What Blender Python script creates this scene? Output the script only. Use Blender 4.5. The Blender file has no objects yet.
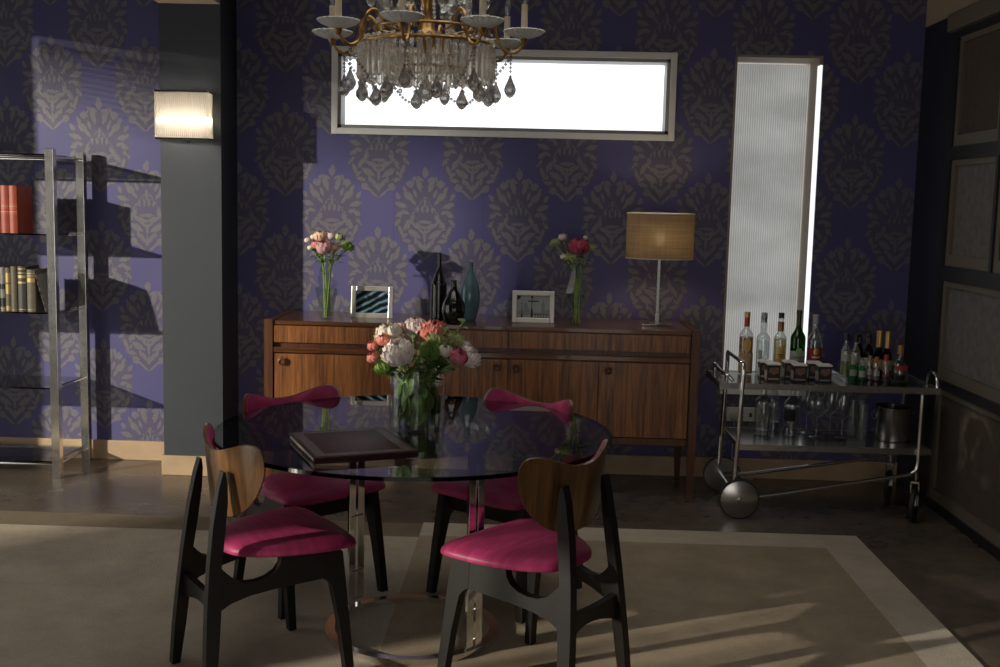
import bpy, bmesh, math, random
from math import sin, cos, pi, radians, sqrt
from mathutils import Vector, Matrix

# ------------------------------------------------------------------ camera, world, sun, exposure
SC = bpy.context.scene
COL = SC.collection
cam_d = bpy.data.cameras.new('camera')
cam_d.sensor_width = 36.0
cam_d.lens = 39.64
cam_d.clip_end = 100
cam = bpy.data.objects.new('camera', cam_d)
COL.objects.link(cam)
_yaw, _pitch, _roll = 0.0263, 0.1173, 0.0234
_f = Vector((-sin(_yaw) * cos(_pitch), cos(_yaw) * cos(_pitch), -sin(_pitch)))
_r = Vector((cos(_yaw), sin(_yaw), 0))
_u = _r.cross(_f)
_r2 = _r * cos(_roll) + _u * sin(_roll)
_u2 = -_r * sin(_roll) + _u * cos(_roll)
cam.matrix_world = Matrix(((_r2.x, _u2.x, -_f.x, 0), (_r2.y, _u2.y, -_f.y, 0), (_r2.z, _u2.z, -_f.z, 1.6), (0, 0, 0, 1)))
SC.camera = cam

world = bpy.data.worlds.new('world')
SC.world = world
world.use_nodes = True
_bg = world.node_tree.nodes['Background']
_bg.inputs[0].default_value = (1.0, 0.95, 0.90, 1)
_bg.inputs[1].default_value = 1.65

# low daylight lamp outside the side windows, far enough off to cast near-parallel shadows
key_d = bpy.data.lights.new('daylight_lamp', 'SPOT')
key_d.energy = 13000
key_d.shadow_soft_size = 0.11
key_d.spot_size = radians(50)
key_d.spot_blend = 0.2
key_d.color = (1.0, 0.88, 0.74)
key = bpy.data.objects.new('daylight_lamp', key_d)
COL.objects.link(key)
key.location = (-11.8, -2.5, 3.8)
key.rotation_euler = (Vector((-0.8, 5.2, 1.2)) - Vector(key.location)).to_track_quat('-Z', 'Y').to_euler()

vs = SC.view_settings
vs.view_transform = 'Standard'
vs.look = 'None'
vs.gamma = 1
vs.use_curve_mapping = False
vs.exposure = 0.0

random.seed(7)

# ------------------------------------------------------------------ node helpers and materials
class NT:
    def __init__(s, m):
        m.use_nodes = True
        s.t = m.node_tree
        s.n = s.t.nodes
        s.l = s.t.links
        s.bsdf = s.n.get('Principled BSDF')
        s.out = s.n.get('Material Output')

    def put(s, sock, v):
        if isinstance(v, bpy.types.NodeSocket):
            s.l.new(v, sock)
        elif isinstance(v, (tuple, list)) and len(v) == 3 and sock.type == 'RGBA':
            sock.default_value = (*v, 1)
        else:
            sock.default_value = v

    def node(s, typ, **k):
        nd = s.n.new(typ)
        for a, b in k.items():
            setattr(nd, a, b)
        return nd

    def m(s, op, a, b=None, c=None, clamp=False):
        nd = s.node('ShaderNodeMath', operation=op, use_clamp=clamp)
        s.put(nd.inputs[0], a)
        if b is not None:
            s.put(nd.inputs[1], b)
        if c is not None:
            s.put(nd.inputs[2], c)
        return nd.outputs[0]

    def coords(s, kind='Object', scale=None, rot=None):
        tc = s.node('ShaderNodeTexCoord').outputs[kind]
        if scale is None and rot is None:
            return tc
        mp = s.node('ShaderNodeMapping')
        s.l.new(tc, mp.inputs[0])
        if scale:
            mp.inputs['Scale'].default_value = scale
        if rot:
            mp.inputs['Rotation'].default_value = rot
        return mp.outputs[0]

    def noise(s, vec, scale=5, detail=3, rough=0.5, dist=0.0):
        nd = s.node('ShaderNodeTexNoise')
        s.l.new(vec, nd.inputs['Vector'])
        nd.inputs['Scale'].default_value = scale
        nd.inputs['Detail'].default_value = detail
        nd.inputs['Roughness'].default_value = rough
        nd.inputs['Distortion'].default_value = dist
        return nd.outputs[0]

    def ramp(s, fac, stops):
        nd = s.node('ShaderNodeValToRGB')
        s.l.new(fac, nd.inputs[0])
        el = nd.color_ramp.elements
        while len(el) < len(stops):
            el.new(0.5)
        for e, (p, c) in zip(el, stops):
            e.position = p
            e.color = (*c, 1)
        return nd.outputs[0]

    def mix(s, fac, a, b):
        nd = s.node('ShaderNodeMix', data_type='RGBA')
        s.put(nd.inputs[0], fac)
        s.put(nd.inputs[6], a)
        s.put(nd.inputs[7], b)
        return nd.outputs[2]

    def bump(s, h, strength=0.3, dist=0.01):
        nd = s.node('ShaderNodeBump')
        nd.inputs['Strength'].default_value = strength
        nd.inputs['Distance'].default_value = dist
        s.l.new(h, nd.inputs['Height'])
        s.l.new(nd.outputs[0], s.bsdf.inputs['Normal'])

M = {}

def mat(name, col, rough=0.5, metal=0.0, spec=0.5, var=0.0, vscale=8, bump=0.0, bscale=60, sheen=0.0, stretch=None, coat=0.0):
    m = bpy.data.materials.new(name)
    t = NT(m)
    b = t.bsdf
    b.inputs['Base Color'].default_value = (*col, 1)
    b.inputs['Roughness'].default_value = rough
    b.inputs['Metallic'].default_value = metal
    b.inputs['Specular IOR Level'].default_value = spec
    b.inputs['Coat Weight'].default_value = coat
    if sheen:
        b.inputs['Sheen Weight'].default_value = sheen
    if var or bump:
        v = t.coords('Object', stretch)
        if var:
            n = t.noise(v, vscale, 4)
            lo = tuple(c * (1 - var) for c in col)
            hi = tuple(min(1, c * (1 + var)) for c in col)
            t.put(b.inputs['Base Color'], t.ramp(n, [(0.3, lo), (0.7, hi)]))
        if bump:
            t.bump(t.noise(v, bscale, 3), bump, 0.01)
    M[name] = m
    return m

def thin_glass(name, tint=(1, 1, 1), ior=1.5, gloss=(1, 1, 1), rough=0.0, body=None, amount=0.0):
    m = bpy.data.materials.new(name)
    t = NT(m)
    t.n.remove(t.bsdf)
    tr = t.node('ShaderNodeBsdfTransparent')
    tr.inputs[0].default_value = (*tint, 1)
    gl = t.node('ShaderNodeBsdfGlossy')
    gl.inputs[0].default_value = (*gloss, 1)
    gl.inputs['Roughness'].default_value = rough
    lw = t.node('ShaderNodeLayerWeight')
    lw.inputs[0].default_value = 0.5
    f0 = ((ior - 1) / (ior + 1)) ** 2
    fac = t.m('ADD', f0, t.m('MULTIPLY', t.m('POWER', lw.outputs['Facing'], 5.0), 1 - f0))
    mx = t.node('ShaderNodeMixShader')
    t.l.new(fac, mx.inputs[0])
    t.l.new(tr.outputs[0], mx.inputs[1])
    t.l.new(gl.outputs[0], mx.inputs[2])
    last = mx
    if amount > 0:
        df = t.node('ShaderNodeBsdfDiffuse')
        df.inputs[0].default_value = (*(body or tint), 1)
        tl = t.node('ShaderNodeBsdfTranslucent')
        tl.inputs[0].default_value = (*(body or tint), 1)
        m2 = t.node('ShaderNodeMixShader')
        t.l.new(df.outputs[0], m2.inputs[1])
        t.l.new(tl.outputs[0], m2.inputs[2])
        m3 = t.node('ShaderNodeMixShader')
        m3.inputs[0].default_value = amount
        t.l.new(mx.outputs[0], m3.inputs[1])
        t.l.new(m2.outputs[0], m3.inputs[2])
        last = m3
    t.l.new(last.outputs[0], t.out.inputs[0])
    M[name] = m
    return m

def crystal(name, col=(0.98, 0.96, 0.93), etch=0.20):
    m = bpy.data.materials.new(name)
    t = NT(m)
    t.n.remove(t.bsdf)
    g = t.node('ShaderNodeBsdfGlass')
    g.inputs['Color'].default_value = (*col, 1)
    g.inputs['Roughness'].default_value = 0.0
    g.inputs['IOR'].default_value = 1.52
    tr = t.node('ShaderNodeBsdfTransparent')
    tr.inputs[0].default_value = (0.85, 0.83, 0.78, 1)
    mx = t.node('ShaderNodeMixShader')
    mx.inputs[0].default_value = 0.25
    t.l.new(g.outputs[0], mx.inputs[1])
    t.l.new(tr.outputs[0], mx.inputs[2])
    tl = t.node('ShaderNodeBsdfTranslucent')
    tl.inputs[0].default_value = (*col, 1)
    df = t.node('ShaderNodeBsdfDiffuse')
    df.inputs[0].default_value = (*col, 1)
    m2 = t.node('ShaderNodeMixShader')
    m2.inputs[0].default_value = 0.5
    t.l.new(tl.outputs[0], m2.inputs[1])
    t.l.new(df.outputs[0], m2.inputs[2])
    m3 = t.node('ShaderNodeMixShader')
    m3.inputs[0].default_value = etch
    t.l.new(mx.outputs[0], m3.inputs[1])
    t.l.new(m2.outputs[0], m3.inputs[2])
    t.l.new(m3.outputs[0], t.out.inputs[0])
    M[name] = m
    return m

def emis(name, col, strength):
    m = bpy.data.materials.new(name)
    t = NT(m)
    t.n.remove(t.bsdf)
    e = t.node('ShaderNodeEmission')
    e.inputs[0].default_value = (*col, 1)
    e.inputs[1].default_value = strength
    t.l.new(e.outputs[0], t.out.inputs[0])
    M[name] = m
    return m

def wood(name, dark, light, stretch=(30, 30, 1.6), rough=0.38, coat=0.25, coat_rough=0.2):
    m = bpy.data.materials.new(name)
    t = NT(m)
    v = t.coords('Object', stretch)
    n1 = t.noise(v, 1.0, 5, 0.6, 1.2)
    v2 = t.coords('Object', tuple(4.5 * q for q in stretch))
    n2 = t.noise(v2, 1.0, 3, 0.6, 0.3)
    f = t.m('ADD', t.m('MULTIPLY', n1, 0.7), t.m('MULTIPLY', n2, 0.3))
    mid = tuple((a + b) / 2 for a, b in zip(dark, light))
    t.put(t.bsdf.inputs['Base Color'], t.ramp(f, [(0.36, dark), (0.5, mid), (0.64, light)]))
    t.bsdf.inputs['Roughness'].default_value = rough
    t.bsdf.inputs['Coat Weight'].default_value = coat
    t.bsdf.inputs['Coat Roughness'].default_value = coat_rough
    t.bump(n2, 0.08, 0.004)
    M[name] = m
    return m

def wallpaper():
    m = bpy.data.materials.new('damask_wallpaper')
    t = NT(m)
    tc = t.coords('Object')
    sep = t.node('ShaderNodeSeparateXYZ')
    t.l.new(tc, sep.inputs[0])
    U = 0.00107
    W, T = 0.2758, 0.714
    X = t.m('DIVIDE', t.m('SUBTRACT', sep.outputs[0], -0.631 - W / 2), W)
    colm = t.m('FLOOR', X)
    fx = t.m('MULTIPLY', t.m('SUBTRACT', t.m('FRACT', X), 0.5), W / U)
    par = t.m('FLOORED_MODULO', colm, 2.0)
    # motif is wider than its half-drop column, so look up both the own column and the neighbour's overlap
    zz = sep.outputs[2]
    nz = t.noise(tc, 60, 2)
    wob = t.m('MULTIPLY', t.m('SUBTRACT', nz, 0.5), 26.0)

    def motif(px_signed, parity):
        Y = t.m('DIVIDE', t.m('ADD', t.m('SUBTRACT', zz, 1.530 - T / 2), t.m('MULTIPLY', parity, T / 2)), T)
        py = t.m('MULTIPLY', t.m('SUBTRACT', t.m('FRACT', Y), 0.5), T / U)
        px = t.m('ADD', t.m('ABSOLUTE', px_signed), wob)
        py = t.m('ADD', py, wob)
        res = None
        leaves = [  # centre x, centre y, angle, half length, half width
            (0, 225, 90, 36, 20), (34, 160, 74, 52, 17), (84, 162, 90, 24, 26), (92, 96, 40, 36, 22),
            (55, 110, 70, 30, 10), (132, 46, 18, 40, 17), (150, 95, 60, 24, 14), (140, -5, -30, 26, 16),
            (96, -62, -60, 40, 17), (38, -68, 20, 40, 16), (0, -46, 0, 48, 11), (58, -112, 32, 48, 20),
            (132, -95, 70, 36, 13), (0, -120, 90, 46, 10), (98, -150, 10, 30, 13), (74, -190, 60, 26, 24),
            (24, -172, 60, 34, 13), (30, -225, 43, 46, 8), (14, 25, 90, 26, 8), (40, 22, 90, 22, 8), (26, 190, 40, 22, 9), (112, 130, 65, 26, 12), (66, 66, 50, 26, 11), (110, 8, 20, 26, 12), (150, -48, -50, 30, 12),
            (66, -30, -70, 30, 10), (20, -95, 40, 26, 9), (112, -122, -40, 26, 11), (48, -150, 80, 24, 10), (52, -205, 30, 20, 8), (0, -190, 90, 30, 14), (0, 60, 90, 30, 9), (62, 188, 110, 22, 10)]
        for cx, cy, an, a, b in leaves:
            c_, s_ = cos(radians(an)), sin(radians(an))
            dx = t.m('SUBTRACT', px, cx)
            dy = t.m('SUBTRACT', py, cy)
            u = t.m('ADD', t.m('MULTIPLY', dx, c_ / a), t.m('MULTIPLY', dy, s_ / a))
            v = t.m('ADD', t.m('MULTIPLY', dx, -s_ / b), t.m('MULTIPLY', dy, c_ / b))
            d = t.m('SUBTRACT', t.m('SUBTRACT', 1.0, t.m('MULTIPLY', u, u)), t.m('ABSOLUTE', v))
            res = d if res is None else t.m('MAXIMUM', res, d)
        # teardrop outline round the heart of the motif
        ty = t.m('DIVIDE', t.m('SUBTRACT', py, 8.0), 82.0)
        tw = t.m('MULTIPLY', t.m('SUBTRACT', 1.25, ty), 50.0)
        tx = t.m('DIVIDE', px, t.m('MAXIMUM', tw, 8.0))
        rr = t.m('SQRT', t.m('ADD', t.m('MULTIPLY', tx, tx), t.m('MULTIPLY', ty, ty)))
        ring = t.m('SUBTRACT', 0.55, t.m('MULTIPLY', t.m('ABSOLUTE', t.m('SUBTRACT', rr, 1.0)), 7.0))
        res = t.m('MAXIMUM', res, ring)
        leaf = t.m('MULTIPLY', res, 3.5, clamp=True)
        # silhouette
        ex = t.m('DIVIDE', px, 168.0)
        ey = t.m('DIVIDE', t.m('SUBTRACT', py, -12.0), 212.0)
        sil = t.m('SUBTRACT', 1.0, t.m('ADD', t.m('POWER', t.m('ABSOLUTE', ex), 2.0), t.m('POWER', t.m('ABSOLUTE', ey), 2.4)))
        tip = t.m('SUBTRACT', 1.0, t.m('ADD', t.m('DIVIDE', px, 60.0), t.m('ABSOLUTE', t.m('DIVIDE', t.m('ADD', py, 205.0), 60.0))))
        sil = t.m('MAXIMUM', sil, tip)
        silm = t.m('MULTIPLY', sil, 9.0, clamp=True)
        return leaf, silm
    l1, s1 = motif(fx, par)
    side = t.m('SIGN', fx)
    fx2 = t.m('SUBTRACT', fx, t.m('MULTIPLY', side, W / U))
    par2 = t.m('SUBTRACT', 1.0, par)
    l2, s2 = motif(fx2, par2)
    leaf = t.m('MAXIMUM', l1, l2)
    silm = t.m('MAXIMUM', s1, s2)
    big = t.noise(tc, 1.3, 2)
    ground = t.ramp(big, [(0.35, (0.080, 0.077, 0.205)), (0.65, (0.096, 0.089, 0.222))])
    base = t.mix(t.m('MULTIPLY', silm, 0.70), ground, (0.098, 0.090, 0.126))
    lf = t.noise(tc, 45, 2)
    base = t.mix(t.m('MULTIPLY', leaf, t.m('ADD', 0.55, t.m('MULTIPLY', lf, 0.55)), clamp=True), base, (0.180, 0.168, 0.185))
    # paper seams
    sm = t.m('ABSOLUTE', t.m('SUBTRACT', t.m('FRACT', t.m('DIVIDE', t.m('ADD', sep.outputs[0], 0.55), 0.53)), 0.5))
    seam = t.m('LESS_THAN', sm, 0.003)
    base = t.mix(t.m('MULTIPLY', seam, 0.35), base, (0.03, 0.03, 0.06))
    t.put(t.bsdf.inputs['Base Color'], base)
    t.put(t.bsdf.inputs['Roughness'], t.m('ADD', 0.52, t.m('MULTIPLY', leaf, -0.12)))
    t.bsdf.inputs['Specular IOR Level'].default_value = 0.35
    t.bump(t.m('ADD', t.m('MULTIPLY', leaf, 0.6), t.m('MULTIPLY', nz, 0.3)), 0.12, 0.004)
    M['damask_wallpaper'] = m

wallpaper()

def concrete():
    m = bpy.data.materials.new('polished_concrete')
    t = NT(m)
    v = t.coords('Object')
    n = t.noise(v, 1.6, 6, 0.6, 0.4)
    n2 = t.noise(v, 9, 4, 0.6)
    f = t.m('ADD', t.m('MULTIPLY', n, 0.65), t.m('MULTIPLY', n2, 0.35))
    c = t.ramp(f, [(0.32, (0.075, 0.057, 0.043)), (0.55, (0.14, 0.110, 0.086)), (0.72, (0.20, 0.163, 0.132))])
    t.put(t.bsdf.inputs['Base Color'], c)
    t.bsdf.inputs['Roughness'].default_value = 0.24
    t.bsdf.inputs['Specular IOR Level'].default_value = 0.5
    M['polished_concrete'] = m
concrete()

def carpet(name, col):
    m = bpy.data.materials.new(name)
    t = NT(m)
    v = t.coords('Object')
    n = t.noise(v, 3.2, 5, 0.65)
    fine = t.noise(v, 120, 4, 0.8)
    lo = tuple(c * 0.70 for c in col)
    hi = tuple(c * 1.15 for c in col)
    c = t.ramp(t.m('ADD', t.m('MULTIPLY', n, 0.55), t.m('MULTIPLY', fine, 0.45)), [(0.33, lo), (0.65, hi)])
    t.put(t.bsdf.inputs['Base Color'], c)
    t.bsdf.inputs['Roughness'].default_value = 0.95
    t.bsdf.inputs['Specular IOR Level'].default_value = 0.05
    t.bump(fine, 0.9, 0.012)
    M[name] = m
carpet('carpet_light', (0.55, 0.47, 0.365))
carpet('carpet_dark', (0.42, 0.34, 0.24))
carpet('carpet_border_light', (0.60, 0.53, 0.42))
carpet('carpet_border_dark', (0.25, 0.20, 0.14))

def ribbed_lit(name, col, lo, hi, gloss):
    """reeded obscure glass with daylight behind it"""
    m = bpy.data.materials.new(name)
    t = NT(m)
    v = t.coords('Object')
    w = t.node('ShaderNodeTexWave', wave_type='BANDS', bands_direction='X')
    t.l.new(v, w.inputs[0])
    w.inputs['Scale'].default_value = 23
    w.inputs['Distortion'].default_value = 0.0
    n = t.noise(t.coords('Object', (2.2, 1, 5), (0, 0.6, 0)), 1.4, 2)
    s = t.m('ADD', lo, t.m('MULTIPLY', w.outputs[1] if False else w.outputs['Fac'], hi - lo))
    s = t.m('MULTIPLY', s, t.m('ADD', 0.6, t.m('MULTIPLY', n, 0.8)))  # uneven diagonal sheen put into the pane's emission
    b = t.bsdf
    b.inputs['Base Color'].default_value = (0.35, 0.37, 0.38, 1)
    b.inputs['Roughness'].default_value = gloss
    b.inputs['Emission Color'].default_value = (*col, 1)
    t.put(b.inputs['Emission Strength'], s)
    t.bump(w.outputs['Fac'], 0.5, 0.004)
    M[name] = m
ribbed_lit('reeded_glass_bright', (0.93, 0.97, 1.0), 0.86, 1.9, 0.25)
ribbed_lit('reeded_glass_dim', (0.95, 0.95, 0.91), 0.19, 0.33, 0.22)
emis('reveal_glow', (0.95, 0.97, 1.0), 1.15)  # added glow in place of bright light on the right reveal

def linen():
    m = bpy.data.materials.new('linen_shade')
    t = NT(m)
    n = t.noise(t.coords('Object', (1, 1, 90)), 4, 3, 0.6)
    n2 = t.noise(t.coords('Object', (90, 90, 1)), 4, 3, 0.6)
    f = t.m('ADD', t.m('MULTIPLY', n, 0.5), t.m('MULTIPLY', n2, 0.5))
    c = t.ramp(f, [(0.35, (0.20, 0.155, 0.105)), (0.65, (0.36, 0.29, 0.205))])
    t.n.remove(t.bsdf)
    d = t.node('ShaderNodeBsdfDiffuse')
    tl = t.node('ShaderNodeBsdfTranslucent')
    t.l.new(c, d.inputs[0])
    t.l.new(c, tl.inputs[0])
    mx = t.node('ShaderNodeMixShader')
    mx.inputs[0].default_value = 0.45
    t.l.new(d.outputs[0], mx.inputs[1])
    t.l.new(tl.outputs[0], mx.inputs[2])
    tp = t.node('ShaderNodeBsdfTransparent')
    m2 = t.node('ShaderNodeMixShader')
    m2.inputs[0].default_value = 0.025
    t.l.new(mx.outputs[0], m2.inputs[1])
    t.l.new(tp.outputs[0], m2.inputs[2])
    t.l.new(m2.outputs[0], t.out.inputs[0])
    M['linen_shade'] = m
linen()

mat('column_paint', (0.031, 0.037, 0.047), 0.6, var=0.08, vscale=2)
mat('navy_paint', (0.016, 0.019, 0.036), 0.6, var=0.1, vscale=3)
mat('beige_paint', (0.42, 0.33, 0.24), 0.65, var=0.06, vscale=3)
mat('ceiling_paint', (0.16, 0.14, 0.125), 0.8, var=0.05)
mat('outer_wall_paint', (0.14, 0.135, 0.15), 0.8, var=0.06, vscale=2)
mat('tan_skirting', (0.48, 0.34, 0.21), 0.5, var=0.12, vscale=6)
mat('white_trim', (0.82, 0.82, 0.80), 0.4)
mat('grey_reveal', (0.30, 0.295, 0.28), 0.5)
mat('brown_reveal', (0.30, 0.245, 0.195), 0.5)
mat('screen_black', (0.012, 0.012, 0.015), 0.45)
mat('screen_list', (0.15, 0.125, 0.09), 0.5)
mat('screen_brown_cloth', (0.085, 0.062, 0.048), 0.9, var=0.15, vscale=30, bump=0.2, bscale=300)
mat('screen_grey_cloth', (0.16, 0.145, 0.135), 0.9, var=0.2, vscale=25, bump=0.2, bscale=300)
mat('chrome', (0.86, 0.86, 0.86), 0.07, 1.0)
mat('chrome_worn', (0.84, 0.82, 0.78), 0.17, 1.0, var=0.15, vscale=18)
mat('brushed_steel', (0.52, 0.50, 0.47), 0.24, 1.0, var=0.1, vscale=30)
mat('lamp_steel', (0.42, 0.41, 0.39), 0.18, 1.0)
mat('brass', (0.46, 0.28, 0.10), 0.30, 1.0, var=0.3, vscale=40)
mat('candle_card', (0.62, 0.52, 0.36), 0.6, var=0.1, vscale=30)
mat('black_lacquer', (0.010, 0.009, 0.009), 0.32, spec=0.5)
mat('ebonised_wood', (0.011, 0.009, 0.008), 0.45, spec=0.3, coat=0.05, bump=0.05, bscale=40)
mat('black_ceramic', (0.006, 0.006, 0.007), 0.10, spec=0.7, coat=0.5)
mat('blue_ceramic', (0.105, 0.200, 0.245), 0.18, spec=0.6, coat=0.4, var=0.1)
mat('magenta_silk', (0.345, 0.032, 0.110), 0.42, spec=0.3, var=0.22, vscale=10, bump=0.10, bscale=90, stretch=(1, 6, 1))
wood('teak_vertical', (0.070, 0.022, 0.006), (0.36, 0.135, 0.036))
wood('teak_horizontal', (0.055, 0.018, 0.006), (0.19, 0.066, 0.020), (1.6, 30, 30), 0.30, 0.8, 0.04)
wood('teak_frame', (0.045, 0.014, 0.006), (0.14, 0.046, 0.015), (40, 40, 1.6))
wood('chair_ply', (0.078, 0.034, 0.011), (0.215, 0.105, 0.036), (26, 26, 1.6), 0.3, 0.4)
mat('groove_dark', (0.012, 0.006, 0.004), 0.6)
mat('leather_oxblood', (0.040, 0.012, 0.012), 0.42, spec=0.3, var=0.25, vscale=20, bump=0.12, bscale=180)
mat('leather_tooling', (0.070, 0.052, 0.047), 0.35, var=0.4, vscale=70, bump=0.4, bscale=140)
mat('page_cream', (0.74, 0.68, 0.58), 0.8, var=0.06, vscale=60, stretch=(1, 1, 40))
mat('book_red', (0.30, 0.052, 0.025), 0.5, var=0.18, vscale=20)
mat('book_olive', (0.090, 0.078, 0.050), 0.55, var=0.2, vscale=25)
mat('book_black', (0.030, 0.026, 0.022), 0.5, var=0.2, vscale=25)
mat('book_grey', (0.16, 0.155, 0.145), 0.55, var=0.2, vscale=25)
mat('gilt', (0.36, 0.26, 0.10), 0.45, 0.6)
mat('label_red', (0.42, 0.07, 0.04), 0.5)
mat('silver_frame', (0.62, 0.59, 0.55), 0.30, 0.6)
mat('white_plastic', (0.55, 0.55, 0.53), 0.4)
mat('black_rubber', (0.015, 0.015, 0.016), 0.6)
mat('trolley_top', (0.11, 0.11, 0.11), 0.16, spec=0.6, var=0.1)
mat('paper_white', (0.60, 0.58, 0.52), 0.7)
mat('paper_tan', (0.52, 0.36, 0.20), 0.7, var=0.12, vscale=50)
mat('paper_gold', (0.62, 0.40, 0.12), 0.55)
mat('paper_grey', (0.42, 0.42, 0.38), 0.7)
mat('paper_red', (0.33, 0.035, 0.030), 0.6)
mat('paper_green', (0.22, 0.40, 0.17), 0.6)
mat('ink_black', (0.015, 0.015, 0.015), 0.7)
mat('foil_gold', (0.62, 0.40, 0.15), 0.35, 0.7)
mat('foil_red', (0.45, 0.03, 0.03), 0.4)
mat('foil_copper', (0.40, 0.19, 0.09), 0.4, 0.4)
mat('cap_grey', (0.40, 0.40, 0.39), 0.45)
mat('cap_black', (0.02, 0.02, 0.02), 0.35)
mat('wax_white', (0.92, 0.92, 0.90), 0.5)
mat('box_black', (0.022, 0.018, 0.016), 0.4)
mat('box_print', (0.22, 0.12, 0.075), 0.6, var=0.6, vscale=120)
mat('box_blue', (0.20, 0.27, 0.31), 0.6)
thin_glass('glass_clear', (0.93, 0.95, 0.95), 1.8, amount=0.05, body=(0.8, 0.82, 0.82))
thin_glass('glass_vase', (0.96, 0.975, 0.97), 1.6)
thin_glass('glass_table', (0.50, 0.52, 0.54), 1.62)
thin_glass('glass_edge', (0.06, 0.08, 0.09), 1.5)
thin_glass('glass_shelf', (0.55, 0.56, 0.56), 1.5)
thin_glass('glass_green', (0.16, 0.42, 0.06), 1.6, body=(0.06, 0.22, 0.02), amount=0.25)
thin_glass('glass_dark', (0.03, 0.035, 0.03), 1.5)
thin_glass('glass_emerald', (0.04, 0.42, 0.13), 1.6, body=(0.02, 0.42, 0.13), amount=0.5)
thin_glass('liquid_whisky', (0.62, 0.27, 0.045), 1.34, body=(0.55, 0.22, 0.03), amount=0.45)
thin_glass('liquid_pale', (0.90, 0.85, 0.62), 1.34, body=(0.75, 0.68, 0.40), amount=0.45)
thin_glass('liquid_lime', (0.66, 0.66, 0.16), 1.34, body=(0.62, 0.62, 0.12), amount=0.45)
thin_glass('liquid_amber', (0.66, 0.30, 0.12), 1.34, body=(0.62, 0.26, 0.08), amount=0.45)
thin_glass('liquid_clear', (0.90, 0.92, 0.92), 1.34)
thin_glass('liquid_cognac', (0.26, 0.05, 0.03), 1.34, body=(0.20, 0.03, 0.02), amount=0.45)
thin_glass('water', (0.93, 0.96, 0.90), 1.2)
thin_glass('acrylic', (0.84, 0.86, 0.85), 1.5)
crystal('crystal')
crystal('crystal_smoke', (0.75, 0.74, 0.72), 0.12)
crystal('crystal_rod_glass', (0.98, 0.95, 0.90), 0.30)
mat('frosted_crystal', (0.86, 0.88, 0.86), 0.25, spec=0.7, bump=0.5, bscale=220)
M['frosted_crystal'].node_tree.nodes['Principled BSDF'].inputs['Transmission Weight'].default_value = 0.35
emis('sconce_bulb', (1.0, 0.90, 0.76), 38.0)
emis('lamp_bulb', (1.0, 0.80, 0.52), 85.0)
mat('petal_white', (0.92, 0.83, 0.77), 0.6, var=0.08, vscale=30)
mat('petal_cream', (0.76, 0.70, 0.58), 0.6, var=0.08, vscale=30)
mat('petal_blush', (0.74, 0.60, 0.58), 0.6, var=0.1, vscale=30)
mat('petal_coral', (0.72, 0.24, 0.19), 0.6, var=0.15, vscale=30)
mat('petal_pink', (0.68, 0.18, 0.26), 0.6, var=0.15, vscale=30)
mat('petal_rose', (0.66, 0.36, 0.38), 0.6, var=0.15, vscale=30)
mat('petal_deep', (0.48, 0.075, 0.135), 0.6, var=0.15, vscale=30)
mat('petal_peach', (0.74, 0.50, 0.34), 0.6, var=0.12, vscale=30)
mat('petal_green', (0.24, 0.38, 0.085), 0.6, var=0.2, vscale=30)
mat('petal_lime', (0.44, 0.50, 0.22), 0.6, var=0.2, vscale=30)
mat('leaf_green', (0.070, 0.145, 0.028), 0.5, var=0.3, vscale=20)
mat('leaf_bright', (0.15, 0.27, 0.04), 0.5, var=0.25, vscale=20)
mat('leaf_grey', (0.13, 0.175, 0.155), 0.55, var=0.15, vscale=20)
mat('stem_green', (0.26, 0.36, 0.10), 0.5, var=0.25, vscale=30)

def blue_print():
    m = bpy.data.materials.new('print_blue_steel')
    t = NT(m)
    v = t.coords('Object', (1, 1, 1), (0, radians(28), 0))
    w = t.node('ShaderNodeTexWave', wave_type='BANDS', bands_direction='Z')
    t.l.new(v, w.inputs[0])
    w.inputs['Scale'].default_value = 9
    w.inputs['Distortion'].default_value = 3.0
    w.inputs['Detail'].default_value = 2
    n = t.noise(v, 60, 4, 0.7)
    f = t.m('ADD', t.m('MULTIPLY', w.outputs['Fac'], 0.62), t.m('MULTIPLY', n, 0.42))
    t.put(t.bsdf.inputs['Base Color'], t.ramp(f, [(0.35, (0.010, 0.012, 0.016)), (0.6, (0.03, 0.075, 0.125)), (0.78, (0.16, 0.27, 0.36)), (0.95, (0.5, 0.58, 0.62))]))
    t.bsdf.inputs['Roughness'].default_value = 0.12
    M['print_blue_steel'] = m
blue_print()
mat('print_mist', (0.34, 0.37, 0.37), 0.15, var=0.10, vscale=9)
mat('print_haze', (0.235, 0.25, 0.255), 0.2)
mat('print_dark', (0.035, 0.04, 0.04), 0.2)

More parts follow.
